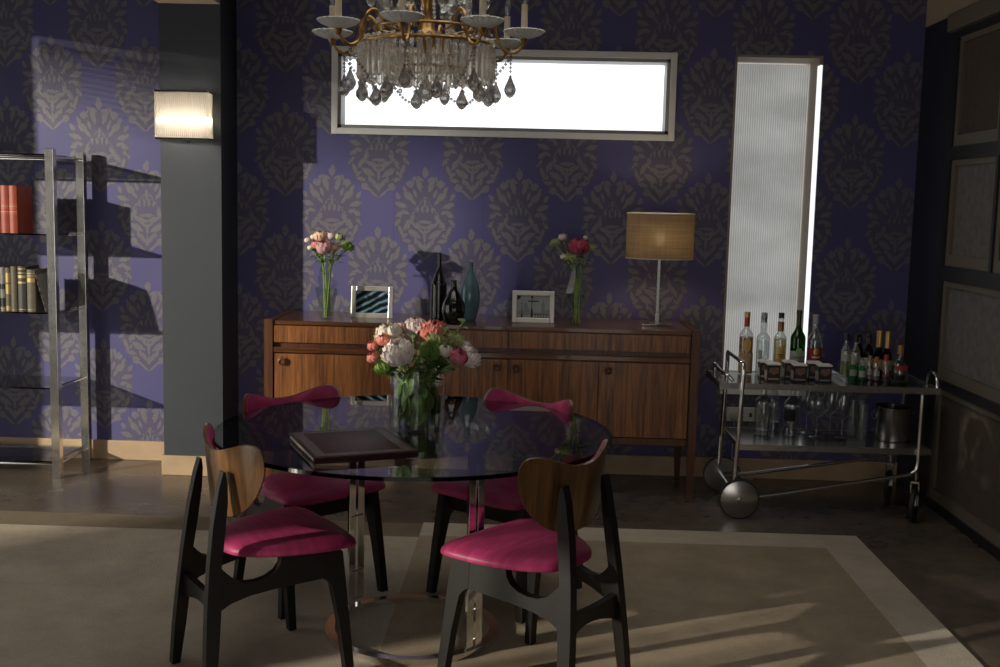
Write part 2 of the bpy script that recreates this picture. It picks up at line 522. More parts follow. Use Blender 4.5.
# ------------------------------------------------------------------ geometry helpers
class MB:
    def __init__(s):
        s.v, s.f = [], []

    def add(s, vs_, fs_):
        o = len(s.v)
        s.v += [tuple(p) for p in vs_]
        s.f += [tuple(i + o for i in f) for f in fs_]
        return s

    def box(s, lo, hi, bev=0.0, mtx=None):
        x0, y0, z0 = lo
        x1, y1, z1 = hi
        if bev <= 0:
            p = [(x0, y0, z0), (x1, y0, z0), (x1, y1, z0), (x0, y1, z0), (x0, y0, z1), (x1, y0, z1), (x1, y1, z1), (x0, y1, z1)]
            f = [(0, 3, 2, 1), (4, 5, 6, 7), (0, 1, 5, 4), (1, 2, 6, 5), (2, 3, 7, 6), (3, 0, 4, 7)]
        else:
            bm = bmesh.new()
            bmesh.ops.create_cube(bm, size=1)
            for q in bm.verts:
                q.co = Vector(((x0 + x1) / 2 + q.co.x * (x1 - x0), (y0 + y1) / 2 + q.co.y * (y1 - y0), (z0 + z1) / 2 + q.co.z * (z1 - z0)))
            bmesh.ops.bevel(bm, geom=list(bm.edges), offset=bev, segments=2, affect='EDGES', profile=0.5)
            bm.verts.index_update()
            p = [tuple(q.co) for q in bm.verts]
            f = [tuple(q.index for q in fc.verts) for fc in bm.faces]
            bm.free()
        if mtx is not None:
            p = [tuple(mtx @ Vector(q)) for q in p]
        return s.add(p, f)

    def lathe(s, prof, n=24, c=(0, 0, 0), sx=1.0, sy=1.0, phase=0.0, mtx=None, flute=0, fl=0.0):
        pts, fs = [], []
        rings = []
        for r, z in prof:
            if r < 1e-6:
                rings.append([len(pts)])
                pts.append((0, 0, z))
            else:
                ring = []
                for i in range(n):
                    a = phase + 2 * pi * i / n
                    rr = r * (1 + (fl * cos(flute * a) if flute else 0))
                    ring.append(len(pts))
                    pts.append((rr * cos(a) * sx, rr * sin(a) * sy, z))
                rings.append(ring)
        for a, b in zip(rings, rings[1:]):
            for i in range(n):
                j = (i + 1) % n
                if len(a) == 1 and len(b) == 1:
                    continue
                if len(a) == 1:
                    fs.append((a[0], b[j], b[i]))
                elif len(b) == 1:
                    fs.append((a[i], a[j], b[0]))
                else:
                    fs.append((a[i], a[j], b[j], b[i]))
        if mtx is not None:
            pts = [tuple(mtx @ Vector(q)) for q in pts]
        pts = [(q[0] + c[0], q[1] + c[1], q[2] + c[2]) for q in pts]
        return s.add(pts, fs)

    def tube(s, path, r, n=10, closed=False, cap=True):
        P = [Vector(p) for p in path]
        k = len(P)
        R = r if isinstance(r, (list, tuple)) else [r] * k
        pts, fs = [], []
        ref = None
        for i, p in enumerate(P):
            if closed:
                d = P[(i + 1) % k] - P[i - 1]
            else:
                d = P[min(i + 1, k - 1)] - P[max(i - 1, 0)]
            d = d.normalized() if d.length > 0 else Vector((0, 0, 1))
            if ref is None:
                ref = Vector((0, 0, 1)) if abs(d.z) < 0.9 else Vector((1, 0, 0))
            x = ref - d * ref.dot(d)
            if x.length < 1e-4:
                x = d.orthogonal()
            x.normalize()
            ref = x
            y = d.cross(x)
            for j in range(n):
                a = 2 * pi * j / n
                pts.append(tuple(p + (x * cos(a) + y * sin(a)) * R[i]))
        m = k if closed else k - 1
        for i in range(m):
            for j in range(n):
                a, b = i * n + j, i * n + (j + 1) % n
                c, d2 = ((i + 1) % k) * n + (j + 1) % n, ((i + 1) % k) * n + j
                fs.append((a, b, c, d2))
        if cap and not closed:
            fs.append(tuple(range(n - 1, -1, -1)))
            fs.append(tuple((k - 1) * n + j for j in range(n)))
        return s.add(pts, fs)

    def torus(s, R_, r, z=0, n=48, m=8, c=(0, 0)):
        return s.tube([(c[0] + R_ * cos(2 * pi * i / n), c[1] + R_ * sin(2 * pi * i / n), z) for i in range(n)], r, m, True)

    def ringbox(s, r0, r1, z0, z1, n=64, c=(0, 0)):
        pr = [(r0, z0), (r1, z0), (r1, z1), (r0, z1), (r0, z0)]
        return s.lathe(pr, n, (c[0], c[1], 0))

    def prism(s, poly, h0, h1, fn):
        """extrude a 2D polygon between h0 and h1; fn(a, b, h) -> xyz"""
        n = len(poly)
        pts = [fn(a, b, h0) for a, b in poly] + [fn(a, b, h1) for a, b in poly]
        fs = [tuple(range(n)), tuple(range(2 * n - 1, n - 1, -1))]
        fs += [(i, i + n, (i + 1) % n + n, (i + 1) % n) for i in range(n)]
        return s.add(pts, fs)

    def gem(s, r, h0, h1, n=6, c=(0, 0, 0), belt=0.0):
        pr = [(0, -h0), (r, -belt), (r, belt), (0, h1)] if belt else [(0, -h0), (r, 0), (0, h1)]
        return s.lathe(pr, n, c)

    def mesh(s, name, material, angle=38):
        me = bpy.data.meshes.new(name)
        me.from_pydata(s.v, [], s.f)
        bm = bmesh.new()
        bm.from_mesh(me)
        bmesh.ops.remove_doubles(bm, verts=bm.verts, dist=1e-6)
        bmesh.ops.recalc_face_normals(bm, faces=bm.faces)
        bm.to_mesh(me)
        bm.free()
        me.materials.append(M[material] if isinstance(material, str) else material)
        if angle > 0:
            me.polygons.foreach_set('use_smooth', [True] * len(me.polygons))
            me.set_sharp_from_angle(angle=radians(angle))
        me.update()
        return me

    def build(s, name, material, parent=None, angle=38, loc=None, rot=None):
        return place(name, s.mesh(name, material, angle), parent, loc, rot)

def place(name, me, parent=None, loc=None, rot=None, scale=None):
    o = bpy.data.objects.new(name, me)
    COL.objects.link(o)
    if parent is not None:
        o.parent = parent
    if loc is not None:
        o.location = loc
    if rot is not None:
        o.rotation_euler = rot
    if scale is not None:
        o.scale = scale
    return o

def tag(o, label, cat, group=None):
    o['label'] = label
    o['category'] = cat
    if group:
        o['group'] = group
    return o

def thing(name, label, cat, loc=(0, 0, 0), rz=0.0, group=None):
    o = bpy.data.objects.new(name, None)
    o.empty_display_size = 0.05
    COL.objects.link(o)
    o.location = loc
    o.rotation_euler = (0, 0, rz)
    return tag(o, label, cat, group)

def struct(o):
    o['kind'] = 'structure'
    return o

def kids(o):
    return [c for c in COL.objects if c.parent == o]

def copy_tree(o, parent=None):
    c = o.copy()
    COL.objects.link(c)
    c.parent = parent
    for ch in kids(o):
        copy_tree(ch, c)
    return c

def bez(p0, p1, p2, p3, n=10):
    out = []
    for i in range(n + 1):
        t = i / n
        out.append(tuple(((1 - t) ** 3) * a + 3 * ((1 - t) ** 2) * t * b + 3 * (1 - t) * t * t * c + t ** 3 * d for a, b, c, d in zip(p0, p1, p2, p3)))
    return out

def spline(pts, n=6):
    """Catmull-Rom through 2D/3D points"""
    out = []
    k = len(pts)
    for i in range(k - 1):
        p0, p1, p2, p3 = pts[max(i - 1, 0)], pts[i], pts[i + 1], pts[min(i + 2, k - 1)]
        for j in range(n):
            t = j / n
            out.append(tuple(0.5 * ((2 * b) + (-a + c) * t + (2 * a - 5 * b + 4 * c - d) * t * t + (-a + 3 * b - 3 * c + d) * t ** 3) for a, b, c, d in zip(p0, p1, p2, p3)))
    out.append(tuple(pts[-1]))
    return out

# ------------------------------------------------------------------ the room
YW = 6.516          # face of the back wall
HC = 2.95           # ceiling
struct(MB().box((-4.5, -3, -0.1), (2.8, 6.9, 0)).build('floor', 'polished_concrete', angle=0))
# ceiling with two openings added for fill from above, either side of the beam the chandelier hangs from
FILL_GAP = (-1.55, 1.05, 2.9, 3.85, 4.05, 5.3)
b = MB()
b.box((-4.5, -3, HC), (FILL_GAP[0], 6.9, HC + 0.1)).box((FILL_GAP[1], -3, HC), (2.8, 6.9, HC + 0.1))
b.box((FILL_GAP[0], -3, HC), (FILL_GAP[1], FILL_GAP[2], HC + 0.1)).box((FILL_GAP[0], FILL_GAP[3], HC), (FILL_GAP[1], FILL_GAP[4], HC + 0.1)).box((FILL_GAP[0], FILL_GAP[5], HC), (FILL_GAP[1], 6.9, HC + 0.1))
for ya, yb in ((FILL_GAP[2], FILL_GAP[3]), (FILL_GAP[4], FILL_GAP[5])):  # curbs added to keep the low lamp out of the openings
    for lo, hi in (((FILL_GAP[0] - 0.05, ya - 0.05), (FILL_GAP[0], yb + 0.05)), ((FILL_GAP[1], ya - 0.05), (FILL_GAP[1] + 0.05, yb + 0.05)), ((FILL_GAP[0], ya - 0.05), (FILL_GAP[1], ya)), ((FILL_GAP[0], yb), (FILL_GAP[1], yb + 0.05))):
        b.box((*lo, HC + 0.1), (*hi, HC + 0.62))
struct(b.build('ceiling', 'ceiling_paint', angle=0))
# wall behind the viewer with a wide doorway
struct(MB().box((-4.5, -3.1, 0), (-1.6, -3, HC)).box((1.4, -3.1, 0), (2.8, -3, HC)).box((-1.6, -3.1, 2.3), (1.4, -3, HC)).build('wall_front', 'outer_wall_paint', angle=0))

# back wall with the two window openings
HW = (-1.150, 0.778, 2.020, 2.450)      # horizontal window opening
TW = (1.147, 1.650, 0.515, 2.485)       # tall window opening
b = MB()
T0, T1 = YW, YW + 0.34
b.box((-4.5, T0, 0), (HW[0], T1, HC))
b.box((HW[0], T0, 0), (HW[1], T1, HW[2]))
b.box((HW[0], T0, HW[3]), (HW[1], T1, HC))
b.box((HW[1], T0, 0), (TW[0], T1, HC))
b.box((TW[0], T0, 0), (TW[1], T1, TW[2]))
b.box((TW[0], T0, TW[3]), (TW[1], T1, HC))
b.box((TW[1], T0, 0), (2.8, T1, HC))
struct(b.build('wall_back', 'damask_wallpaper', angle=0))

w = struct(MB().box((HW[0] + 0.02, YW + 0.14, HW[2] + 0.02), (HW[1] - 0.02, YW + 0.148, HW[3] - 0.02)).build('window_1', 'reeded_glass_bright', angle=0))
b = MB()
x0, x1, z0, z1 = HW
d0, d1 = YW - 0.004, YW + 0.16
b.box((x0, d0, z0), (x0 + 0.02, d1, z1)).box((x1 - 0.02, d0, z0), (x1, d1, z1)).box((x0, d0, z0), (x1, d1, z0 + 0.02)).box((x0, d0, z1 - 0.02), (x1, d1, z1))
b.build('reveal_lining', 'grey_reveal', w, 0)
e = 0.036
for nm, lo, hi in (('a', (x0 - e, YW - 0.018, z0 - e), (x0, YW, z1 + e)), ('b', (x1, YW - 0.018, z0 - e), (x1 + e, YW, z1 + e)),
                   ('c', (x0, YW - 0.018, z0 - e), (x1, YW, z0)), ('d', (x0, YW - 0.018, z1), (x1, YW, z1 + e))):
    MB().box(lo, hi, 0.003).build('window_trim', 'white_trim', w, 0)

x0, x1, z0, z1 = TW
w = struct(MB().box((x0 + 0.02, YW + 0.25, z0 + 0.02), (x1 - 0.02, YW + 0.258, z1 - 0.02)).build('window_2', 'reeded_glass_dim', angle=0))
b = MB()
b.box((x0, YW, z0), (x0 + 0.014, T1, z1)).box((x0, YW, z1 - 0.014), (x1, T1, z1)).box((x1 - 0.014, YW + 0.075, z0), (x1, T1, z1))
b.build('reveal_lining', 'brown_reveal', w, 0)
MB().box((x0, YW - 0.03, z0 - 0.005), (x1, T1, z0 + 0.03)).build('window_sill', 'white_trim', w, 0)
MB().box((x1 - 0.012, YW + 0.004, z0 + 0.03), (x1 - 0.002, YW + 0.075, z1 - 0.05)).build('glowing_reveal_strip', 'reveal_glow', w, 0)  # glowing strip added where the jamb catches strong light
MB().box((x1 - 0.02, YW + 0.004, z1 - 0.05), (x1, YW + 0.075, z1 - 0.014)).build('reveal_strip_head', 'brown_reveal', w, 0)

# column with the beam over it, right wall with its bulkhead, left wall with two openings for the sun
CX0, CX1, CY = -2.0855, -1.7435, 6.177
struct(MB().box((CX0, CY, 0), (CX1, YW, HC)).build('wall_column', 'column_paint', angle=0))
struct(MB().box((CX0, -3, 2.6535), (CX1, CY, HC)).build('trim_1', 'beige_paint', angle=0))
XR = 2.218
struct(MB().box((XR, 6.08, 0), (2.5, YW, 2.655)).box((XR, -3, 0), (2.5, 2.4, 2.655)).box((XR + 0.065, 2.4, 0), (2.5, 6.08, 2.655)).build('wall_right', 'navy_paint', angle=0))
struct(MB().box((XR, -3, 2.655), (2.5, YW, HC)).build('trim_2', 'beige_paint', angle=0))
struct(MB().box((XR - 0.035, 2.2, 2.56), (XR + 0.2, 6.08, 2.655), 0.004).build('trim_3', 'screen_list', angle=0))

b = MB()
XL = -4.2
OA = (3.28, 5.26, 0.0, 2.72)
OB = (0.80, 1.742, 0.0, 1.74)
b.box((XL - 0.03, OA[1], 0), (XL, YW, HC))
b.box((XL - 0.03, OA[0], OA[3]), (XL, OA[1], HC))
OC = (1.745, 1.880, 1.86, 2.055)  # unseen slot added so the lamp reaches the table bouquet
b.box((XL - 0.03, OB[1], 0), (XL, OC[0], HC))
b.box((XL - 0.03, OC[0], 0), (XL, OC[1], OC[2]))
b.box((XL - 0.03, OC[0], OC[3]), (XL, OC[1], HC))
b.box((XL - 0.03, OC[1], 0), (XL, OA[0], HC))
b.box((XL - 0.03, OB[0], OB[3]), (XL, OB[1], HC))
b.box((XL - 0.03, -3, 0), (XL, OB[0], HC))
struct(b.build('wall_left', 'outer_wall_paint', angle=0))
for k, (O, mull) in enumerate(((OA, ()), (OB, (1.60, 1.484, 1.306)))):
    w = struct(MB().box((XL - 0.016, O[0] + 0.03, 0.03), (XL - 0.013, O[1] - 0.03, O[3] - 0.03)).build('window_%d' % (k + 3), 'glass_clear', angle=0))
    for a0, a1 in ((O[0], O[0] + 0.03), (O[1] - 0.03, O[1])):
        MB().box((XL - 0.029, a0, 0), (XL - 0.001, a1, O[3])).build('window_frame', 'white_trim', w, 0)
    MB().box((XL - 0.029, O[0] + 0.03, O[3] - 0.03), (XL - 0.001, O[1] - 0.03, O[3])).build('window_frame', 'white_trim', w, 0)
    MB().box((XL - 0.029, O[0] + 0.03, 0), (XL - 0.001, O[1] - 0.03, 0.03)).build('window_frame', 'white_trim', w, 0)
    for a in mull:
        MB().box((XL - 0.028, a - 0.013, 0.03), (XL - 0.002, a + 0.013, O[3] - 0.03)).build('mullion', 'white_trim', w, 0)

w = struct(MB().box((XL - 0.016, OC[0], OC[2]), (XL - 0.013, OC[1], OC[3])).build('window_5', 'glass_clear', angle=0))  # pane in the slot added to light the bouquet
# unseen louvres added to soften the lamp's edge in the side window: horizontal ones at its head, upright ones at its near side
lv = thing('added_light_louvre', 'added white slats softening the light at the head of the large side window', 'light baffle', (XL + 0.01, OA[0], 2.7))
nl = 14
for k in range(nl):
    f = (k + 0.5) / nl
    zc = 2.30 - 2.7 + 0.38 * f
    hw2 = 0.5 * (0.38 / nl) * (0.08 + 0.92 * f)
    MB().box((0.0, 0.03, zc - hw2), (0.004, OA[1] - OA[0] - 0.03, zc + hw2)).build('slat', 'white_trim', lv, 0)
lv = thing('added_upright_light_louvre', 'added white upright slats softening the light at the near side of the large side window', 'light baffle', (XL + 0.03, OA[0], 0))
nl = 11
for k in range(nl):
    f = (k + 0.5) / nl
    yc = 0.30 * f
    hw2 = 0.5 * (0.30 / nl) * (1.0 - 0.92 * f)
    MB().box((-0.004, yc - hw2, 0.03), (0.0, yc + hw2, 2.68)).build('slat', 'white_trim', lv, 0)

# skirtings
struct(MB().box((-4.2, YW - 0.018, 0), (CX0, YW, 0.118), 0.003).build('baseboard_left', 'tan_skirting', angle=0))
struct(MB().box((CX1, YW - 0.018, 0), (XR, YW, 0.118), 0.003).build('baseboard_back', 'tan_skirting', angle=0))
b = MB().box((CX0 - 0.012, CY - 0.014, 0), (CX1 + 0.012, CY, 0.115), 0.003)
b.box((CX1, CY, 0), (CX1 + 0.012, YW - 0.018, 0.115)).box((CX0 - 0.012, CY, 0), (CX0, YW - 0.018, 0.115))
struct(b.build('baseboard_column', 'tan_skirting', angle=0))

# paper screens filling the right wall
scr = thing('sliding_screen', 'dark framed wall screen with brown and grey cloth panels beside drinks trolley', 'screen', (XR, 6.08, 0))
def S(lo, hi, nm, m_, par=scr, bev=0.0):
    return MB().box((lo[0] - XR, lo[1] - 6.08, lo[2]), (hi[0] - XR, hi[1] - 6.08, hi[2]), bev).build(nm, m_, par, 0)
S((XR, 6.0, 0.0), (XR + 0.06, 6.08, 2.56), 'stile', 'screen_black')
S((XR, 2.4, 0.0), (XR + 0.06, 2.46, 2.56), 'stile', 'screen_black')
rows = ((0.05, 0.665, 'screen_brown_cloth'), (0.715, 1.245, 'screen_grey_cloth'), (1.325, 1.885, 'screen_grey_cloth'), (1.955, 2.525, 'screen_brown_cloth'))
zr = [0.0, 0.05, 0.665, 0.715, 1.245, 1.325, 1.885, 1.955, 2.525, 2.56]
for i in range(0, 10, 2):
    S((XR, 2.46, zr[i]), (XR + 0.05, 6.0, zr[i + 1]), 'rail', 'screen_black')
for ri, (za, zb, cm) in enumerate(rows):
    ys = [6.0, 5.38, 4.76, 4.14, 3.52, 2.90, 2.46] if ri >= 2 else [6.0, 4.76, 3.52, 2.46]
    for ya, yb in zip(ys, ys[1:]):
        yb2 = yb + (0.03 if yb != 2.46 else 0)
        p = S((XR + 0.030, yb2, za), (XR + 0.040, ya, zb), 'panel', cm)
        li = MB()
        tpl = 0.045
        A = lambda y: y - 6.08
        li.box((0.012, A(ya) - tpl, za), (0.030, A(ya), zb)).box((0.012, A(yb2), za), (0.030, A(yb2) + tpl, zb))
        li.box((0.012, A(yb2) + tpl, zb - 0.03), (0.030, A(ya) - tpl, zb)).box((0.012, A(yb2) + tpl, za), (0.030, A(ya) - tpl, za + 0.06))
        li.build('bead_frame', 'screen_list', p, 0)
        if yb != 2.46:
            S((XR, yb, za), (XR + 0.05, yb + 0.03, zb), 'mullion', 'screen_black')

# ------------------------------------------------------------------ rug
rug = thing('rug', 'large two-tone beige rug with contrasting borders under the dining table', 'rug', (-0.5, 3.9, 0))
RT = 0.009
def rugpart(x0, x1, y0, y1, m_, nm):
    return MB().box((x0 + 0.5, y0 - 3.9, 0), (x1 + 0.5, y1 - 3.9, RT)).build(nm, m_, rug, 0)
rugpart(-3.2, -0.5, 2.2, 5.10, 'carpet_light', 'field')
rugpart(-3.2, -0.5, 5.10, 5.325, 'carpet_border_dark', 'border')
rugpart(-0.5, 1.44, 2.2, 5.13, 'carpet_dark', 'field')
rugpart(-0.5, 1.44, 5.13, 5.345, 'carpet_border_light', 'border')
rugpart(1.44, 1.645, 2.2, 5.345, 'carpet_border_light', 'border')

# ------------------------------------------------------------------ sideboard
SBX0, SBX1, SBF, SBB = -1.441, 0.926, 5.918, 6.49
sb = thing('sideboard', 'long teak sideboard with drawers over ring-handled doors against the wall', 'sideboard', (0, 0, 0))
def P(lo, hi, nm, m_, par=sb, bev=0.0):
    return MB().box(lo, hi, bev).build(nm, m_, par, 0)
ZT = 0.9405
P((SBX0 + 0.048, SBF + 0.01, ZT - 0.022), (SBX1 - 0.048, SBB, ZT), 'top', 'teak_horizontal', bev=0.002)
P((SBX0 + 0.048, SBF + 0.03, 0.345), (SBX1 - 0.048, SBB, ZT - 0.022), 'carcass', 'teak_frame')
P((SBX0 + 0.048, SBF + 0.012, 0.305), (SBX1 - 0.048, SBF + 0.05, 0.345), 'bottom_rail', 'teak_frame', bev=0.003)
P((SBX0 + 0.048, SBF + 0.004, 0.766), (SBX1 - 0.048, SBF + 0.03, 0.795), 'middle_rail', 'teak_horizontal', bev=0.004)
for x in (SBX0, SBX1 - 0.046):
    for (ya, yb) in ((SBF, SBF + 0.05), (SBB - 0.05, SBB)):
        bb = MB()
        inner = 0.014
        bot = [(x + (0.012 if x > 0 else 0.006), ya + 0.008), (x + (0.040 if x > 0 else 0.034), ya + 0.008), (x + (0.040 if x > 0 else 0.034), yb - 0.008), (x + (0.012 if x > 0 else 0.006), yb - 0.008)]
        top = [(x, ya), (x + 0.046, ya), (x + 0.046, yb), (x, yb)]
        vs_ = [(*q, 0.0) for q in bot] + [(*q, 0.33) for q in top] + [(*q, 0.948 if ya == SBF else ZT) for q in top]
        fs_ = [(3, 2, 1, 0), (8, 9, 10, 11)] + [(i, (i + 1) % 4, (i + 1) % 4 + 4, i + 4) for i in range(4)] + [(i + 4, (i + 1) % 4 + 4, (i + 1) % 4 + 8, i + 8) for i in range(4)]
        bb.add(vs_, fs_)
        bb.build('leg', 'teak_frame', sb, 0)
    P((x + 0.006, SBF + 0.05, 0.305), (x + 0.040, SBB - 0.05, ZT - 0.001), 'end_panel', 'teak_frame')
xs = [SBX0 + 0.05, -0.752, -0.109, 0.384, SBX1 - 0.05]
dx_ = [SBX0 + 0.05, -0.109, SBX1 - 0.05]
for a, c in zip(dx_, dx_[1:]):
    P((a + 0.0015, SBF + 0.006, 0.822), (c - 0.0015, SBF + 0.03, 0.914), 'drawer', 'teak_vertical', bev=0.0015)
knob_x = (-1.343, -0.168, -0.065, 0.434)
for (a, c), kx in zip(zip(xs, xs[1:]), knob_x):
    dr = P((a + 0.002, SBF + 0.008, 0.350), (c - 0.002, SBF + 0.03, 0.760), 'door', 'teak_vertical', bev=0.0015)
    kb = MB()
    kb.box((kx - 0.024, SBF + 0.004, 0.718 - 0.024), (kx + 0.024, SBF + 0.009, 0.718 + 0.024), 0.002)
    kb.build('knob_plate', 'teak_vertical', dr, 0)
    r1 = Matrix.Translation((kx, SBF + 0.004, 0.718)) @ Matrix.Rotation(pi / 2, 4, 'X')
    MB().lathe([(0.0, 0), (0.011, 0.0), (0.012, 0.006), (0.020, 0.012), (0.021, 0.018), (0.014, 0.020), (0.010, 0.014), (0, 0.013)], 20, mtx=r1).build('ring_knob', 'teak_frame', dr)
ROOT_SB = sb

# ------------------------------------------------------------------ things on the sideboard
ZS = 0.9405
def picture(x, y, label, print_fn):
    t = thing('picture_frame', label, 'picture frame', (x, y, ZS), 0, 'photo frames on the sideboard')
    W_, H_, lean = 0.238, 0.180, radians(-9)
    mt = Matrix.Rotation(lean, 4, 'X')
    b = MB()
    fw, fh = W_ / 2, H_
    iw, i0, i1 = fw - 0.027, 0.028, fh - 0.027
    for lo, hi in (((-fw, 0, 0), (-iw, 0.014, fh)), ((iw, 0, 0), (fw, 0.014, fh)), ((-iw, 0, 0), (iw, 0.014, i0)), ((-iw, 0, i1), (iw, 0.014, fh))):
        b.box(lo, hi, 0.0025, mt)
    b.build('frame', 'silver_frame', t, 0)
    MB().box((-fw + 0.004, 0.012, 0.004), (fw - 0.004, 0.016, fh - 0.004), 0, mt).build('backing', 'cap_black', t, 0)
    st = MB().box((-0.03, -0.002, 0.0), (0.03, 0.002, 0.13), 0, Matrix.Translation((0, 0.075, 0.002)) @ Matrix.Rotation(radians(22), 4, 'X'))
    st.build('easel_strut', 'cap_black', t, 0)
    print_fn(t, mt, iw, i0, i1)
    return t
def print_steel(t, mt, iw, i0, i1):
    MB().box((-iw, 0.0085, i0), (iw, 0.0115, i1), 0, mt).build('photograph', 'print_blue_steel', t, 0)
def print_river(t, mt, iw, i0, i1):
    ph = MB().box((-iw, 0.0085, i0), (iw, 0.0115, i1), 0, mt).build('photograph', 'print_mist', t, 0)
    W2, H2 = 2 * iw, i1 - i0
    def poly(p, y=0.0081, y2=0.0086):
        return MB().prism([(-iw + a * W2, i0 + c * H2) for a, c in p], y, y2, lambda a, c, h: tuple(mt @ Vector((a, h, c))))
    b = poly([(0.0, 0.14), (1.0, 0.14), (1.0, 0.34), (0.95, 0.42), (0.9, 0.32), (0.86, 0.26), (0.62, 0.25), (0.4, 0.26), (0.36, 0.56), (0.34, 0.36), (0.32, 0.62), (0.29, 0.68), (0.23, 0.68), (0.2, 0.3), (0.1, 0.36), (0.06, 0.28), (0.0, 0.3)])
    b.add(*(lambda q: (q.v, q.f))(poly([(0.755, 0.2), (0.755, 0.62), (0.775, 0.68), (0.785, 0.76), (0.80, 0.82), (0.815, 0.76), (0.83, 0.68), (0.85, 0.62), (0.85, 0.2)])))
    b.build('skyline', 'print_haze', ph, 0)
    b = poly([(0.0, 0.0), (1.0, 0.0), (1.0, 0.03), (0.0, 0.03)], 0.0077, 0.0082)
    def more(p):
        q = poly(p, 0.0077, 0.0082)
        b.add(q.v, q.f)
    more([(0.42, 0.0), (0.50, 0.0), (0.485, 0.38), (0.473, 0.42), (0.470, 0.86), (0.50, 0.93), (0.46, 1.0), (0.42, 0.93), (0.448, 0.86), (0.446, 0.42), (0.43, 0.38)])
    more([(0.115, 0.02), (0.19, 0.02), (0.17, 0.2), (0.163, 0.58), (0.175, 0.64), (0.158, 0.69), (0.138, 0.64), (0.150, 0.58), (0.145, 0.2)])
    more([(0.5, 0.15), (1.0, 0.13), (1.0, 0.155), (0.5, 0.175)])
    for k in range(6):
        a = 0.56 + 0.085 * k
        more([(a, 0.0), (a + 0.016, 0.0), (a + 0.016, 0.15), (a, 0.15)])
    more([(0.0, 0.80), (0.10, 0.86), (0.12, 1.0), (0.0, 1.0)])
    b.build('lamp_posts', 'print_dark', ph, 0)
picture(-0.893, 6.185, 'silver photo frame holding a dark blue picture of curving steel', print_steel)
picture(0.021, 6.15, 'silver photo frame holding a misty grey picture of lamp posts', print_river)

def vase_solid(name, label, x, y, prof, m_, grp, n=32, fl=0, fa=0.0, cat='vase'):
    o = MB().lathe(prof, n, flute=fl, fl=fa).build(name, m_, None, 50, (x, y, ZS))
    return tag(o, label, cat, grp)
vase_solid('bottle_vase', 'tall slim glossy black bottle vase with angular shoulder on the sideboard', -0.512, 6.165,
           spline([(0, 0), (0.040, 0.0), (0.046, 0.004), (0.046, 0.09), (0.046, 0.19), (0.043, 0.205), (0.028, 0.245), (0.015, 0.285), (0.0125, 0.32), (0.0125, 0.372), (0.0145, 0.376), (0.011, 0.376), (0.009, 0.34), (0, 0.335)], 4), 'black_ceramic', 'decorative bottle vases')
vase_solid('bottle_vase', 'round-bellied fluted black bottle vase with short neck on the sideboard', -0.418, 6.030,
           spline([(0, 0), (0.038, 0.0), (0.052, 0.02), (0.064, 0.065), (0.058, 0.11), (0.036, 0.155), (0.018, 0.19), (0.0155, 0.228), (0.018, 0.234), (0.013, 0.234), (0.010, 0.20), (0, 0.195)], 4), 'black_ceramic', 'decorative bottle vases', 64, 20, 0.016)
vase_solid('bottle_vase', 'blue-grey ceramic bottle vase with narrow neck on the sideboard', -0.340, 6.195,
           spline([(0, 0), (0.030, 0.0), (0.037, 0.008), (0.050, 0.055), (0.060, 0.125), (0.052, 0.195), (0.032, 0.245), (0.020, 0.275), (0.0165, 0.30), (0.0175, 0.326), (0.0185, 0.328), (0.012, 0.326), (0.010, 0.29), (0, 0.285)], 4), 'blue_ceramic', 'decorative bottle vases')

# table lamp
tl = thing('table_lamp', 'chrome table lamp with beige linen drum shade on the sideboard', 'lamp', (0.717, 6.18, ZS))
MB().box((-0.088, -0.055, 0), (0.088, 0.055, 0.012), 0.003).build('base', 'chrome', tl, 0)
MB().box((-0.013, -0.013, 0.012), (0.013, 0.013, 0.075), 0.002).build('stem_collar', 'lamp_steel', tl, 0)
MB().box((-0.0085, -0.0085, 0.075), (0.0085, 0.0085, 0.44), 0.001).build('pole', 'lamp_steel', tl, 0)
SZ0, SZ1 = 0.375, 0.628
MB().lathe([(0.184, SZ0), (0.188, SZ0), (0.188, SZ1), (0.184, SZ1), (0.184, SZ0)], 64, sy=0.72).build('shade', 'linen_shade', tl, 40)
hb = MB().lathe([(0.182, SZ1 - 0.006), (0.1895, SZ1 - 0.006), (0.1895, SZ1 + 0.001), (0.182, SZ1 + 0.001), (0.182, SZ1 - 0.006)], 64, sy=0.72)
hb.lathe([(0.182, SZ0 - 0.001), (0.1895, SZ0 - 0.001), (0.1895, SZ0 + 0.004), (0.182, SZ0 + 0.004), (0.182, SZ0 - 0.001)], 64, sy=0.72)
hb.build('shade_hem', 'paper_white', tl, 40)
MB().lathe(spline([(0, 0.44), (0.012, 0.44), (0.014, 0.46), (0.028, 0.495), (0.022, 0.525), (0, 0.535)], 4), 20).build('bulb', 'lamp_bulb', tl)
sp = MB()
for a in range(3):
    an = a * 2 * pi / 3 + 0.4
    sp.tube([(0, 0, 0.44), (0.184 * cos(an), 0.184 * 0.72 * sin(an), 0.44)], 0.0025, 6)
sp.build('shade_carrier', 'chrome', tl)

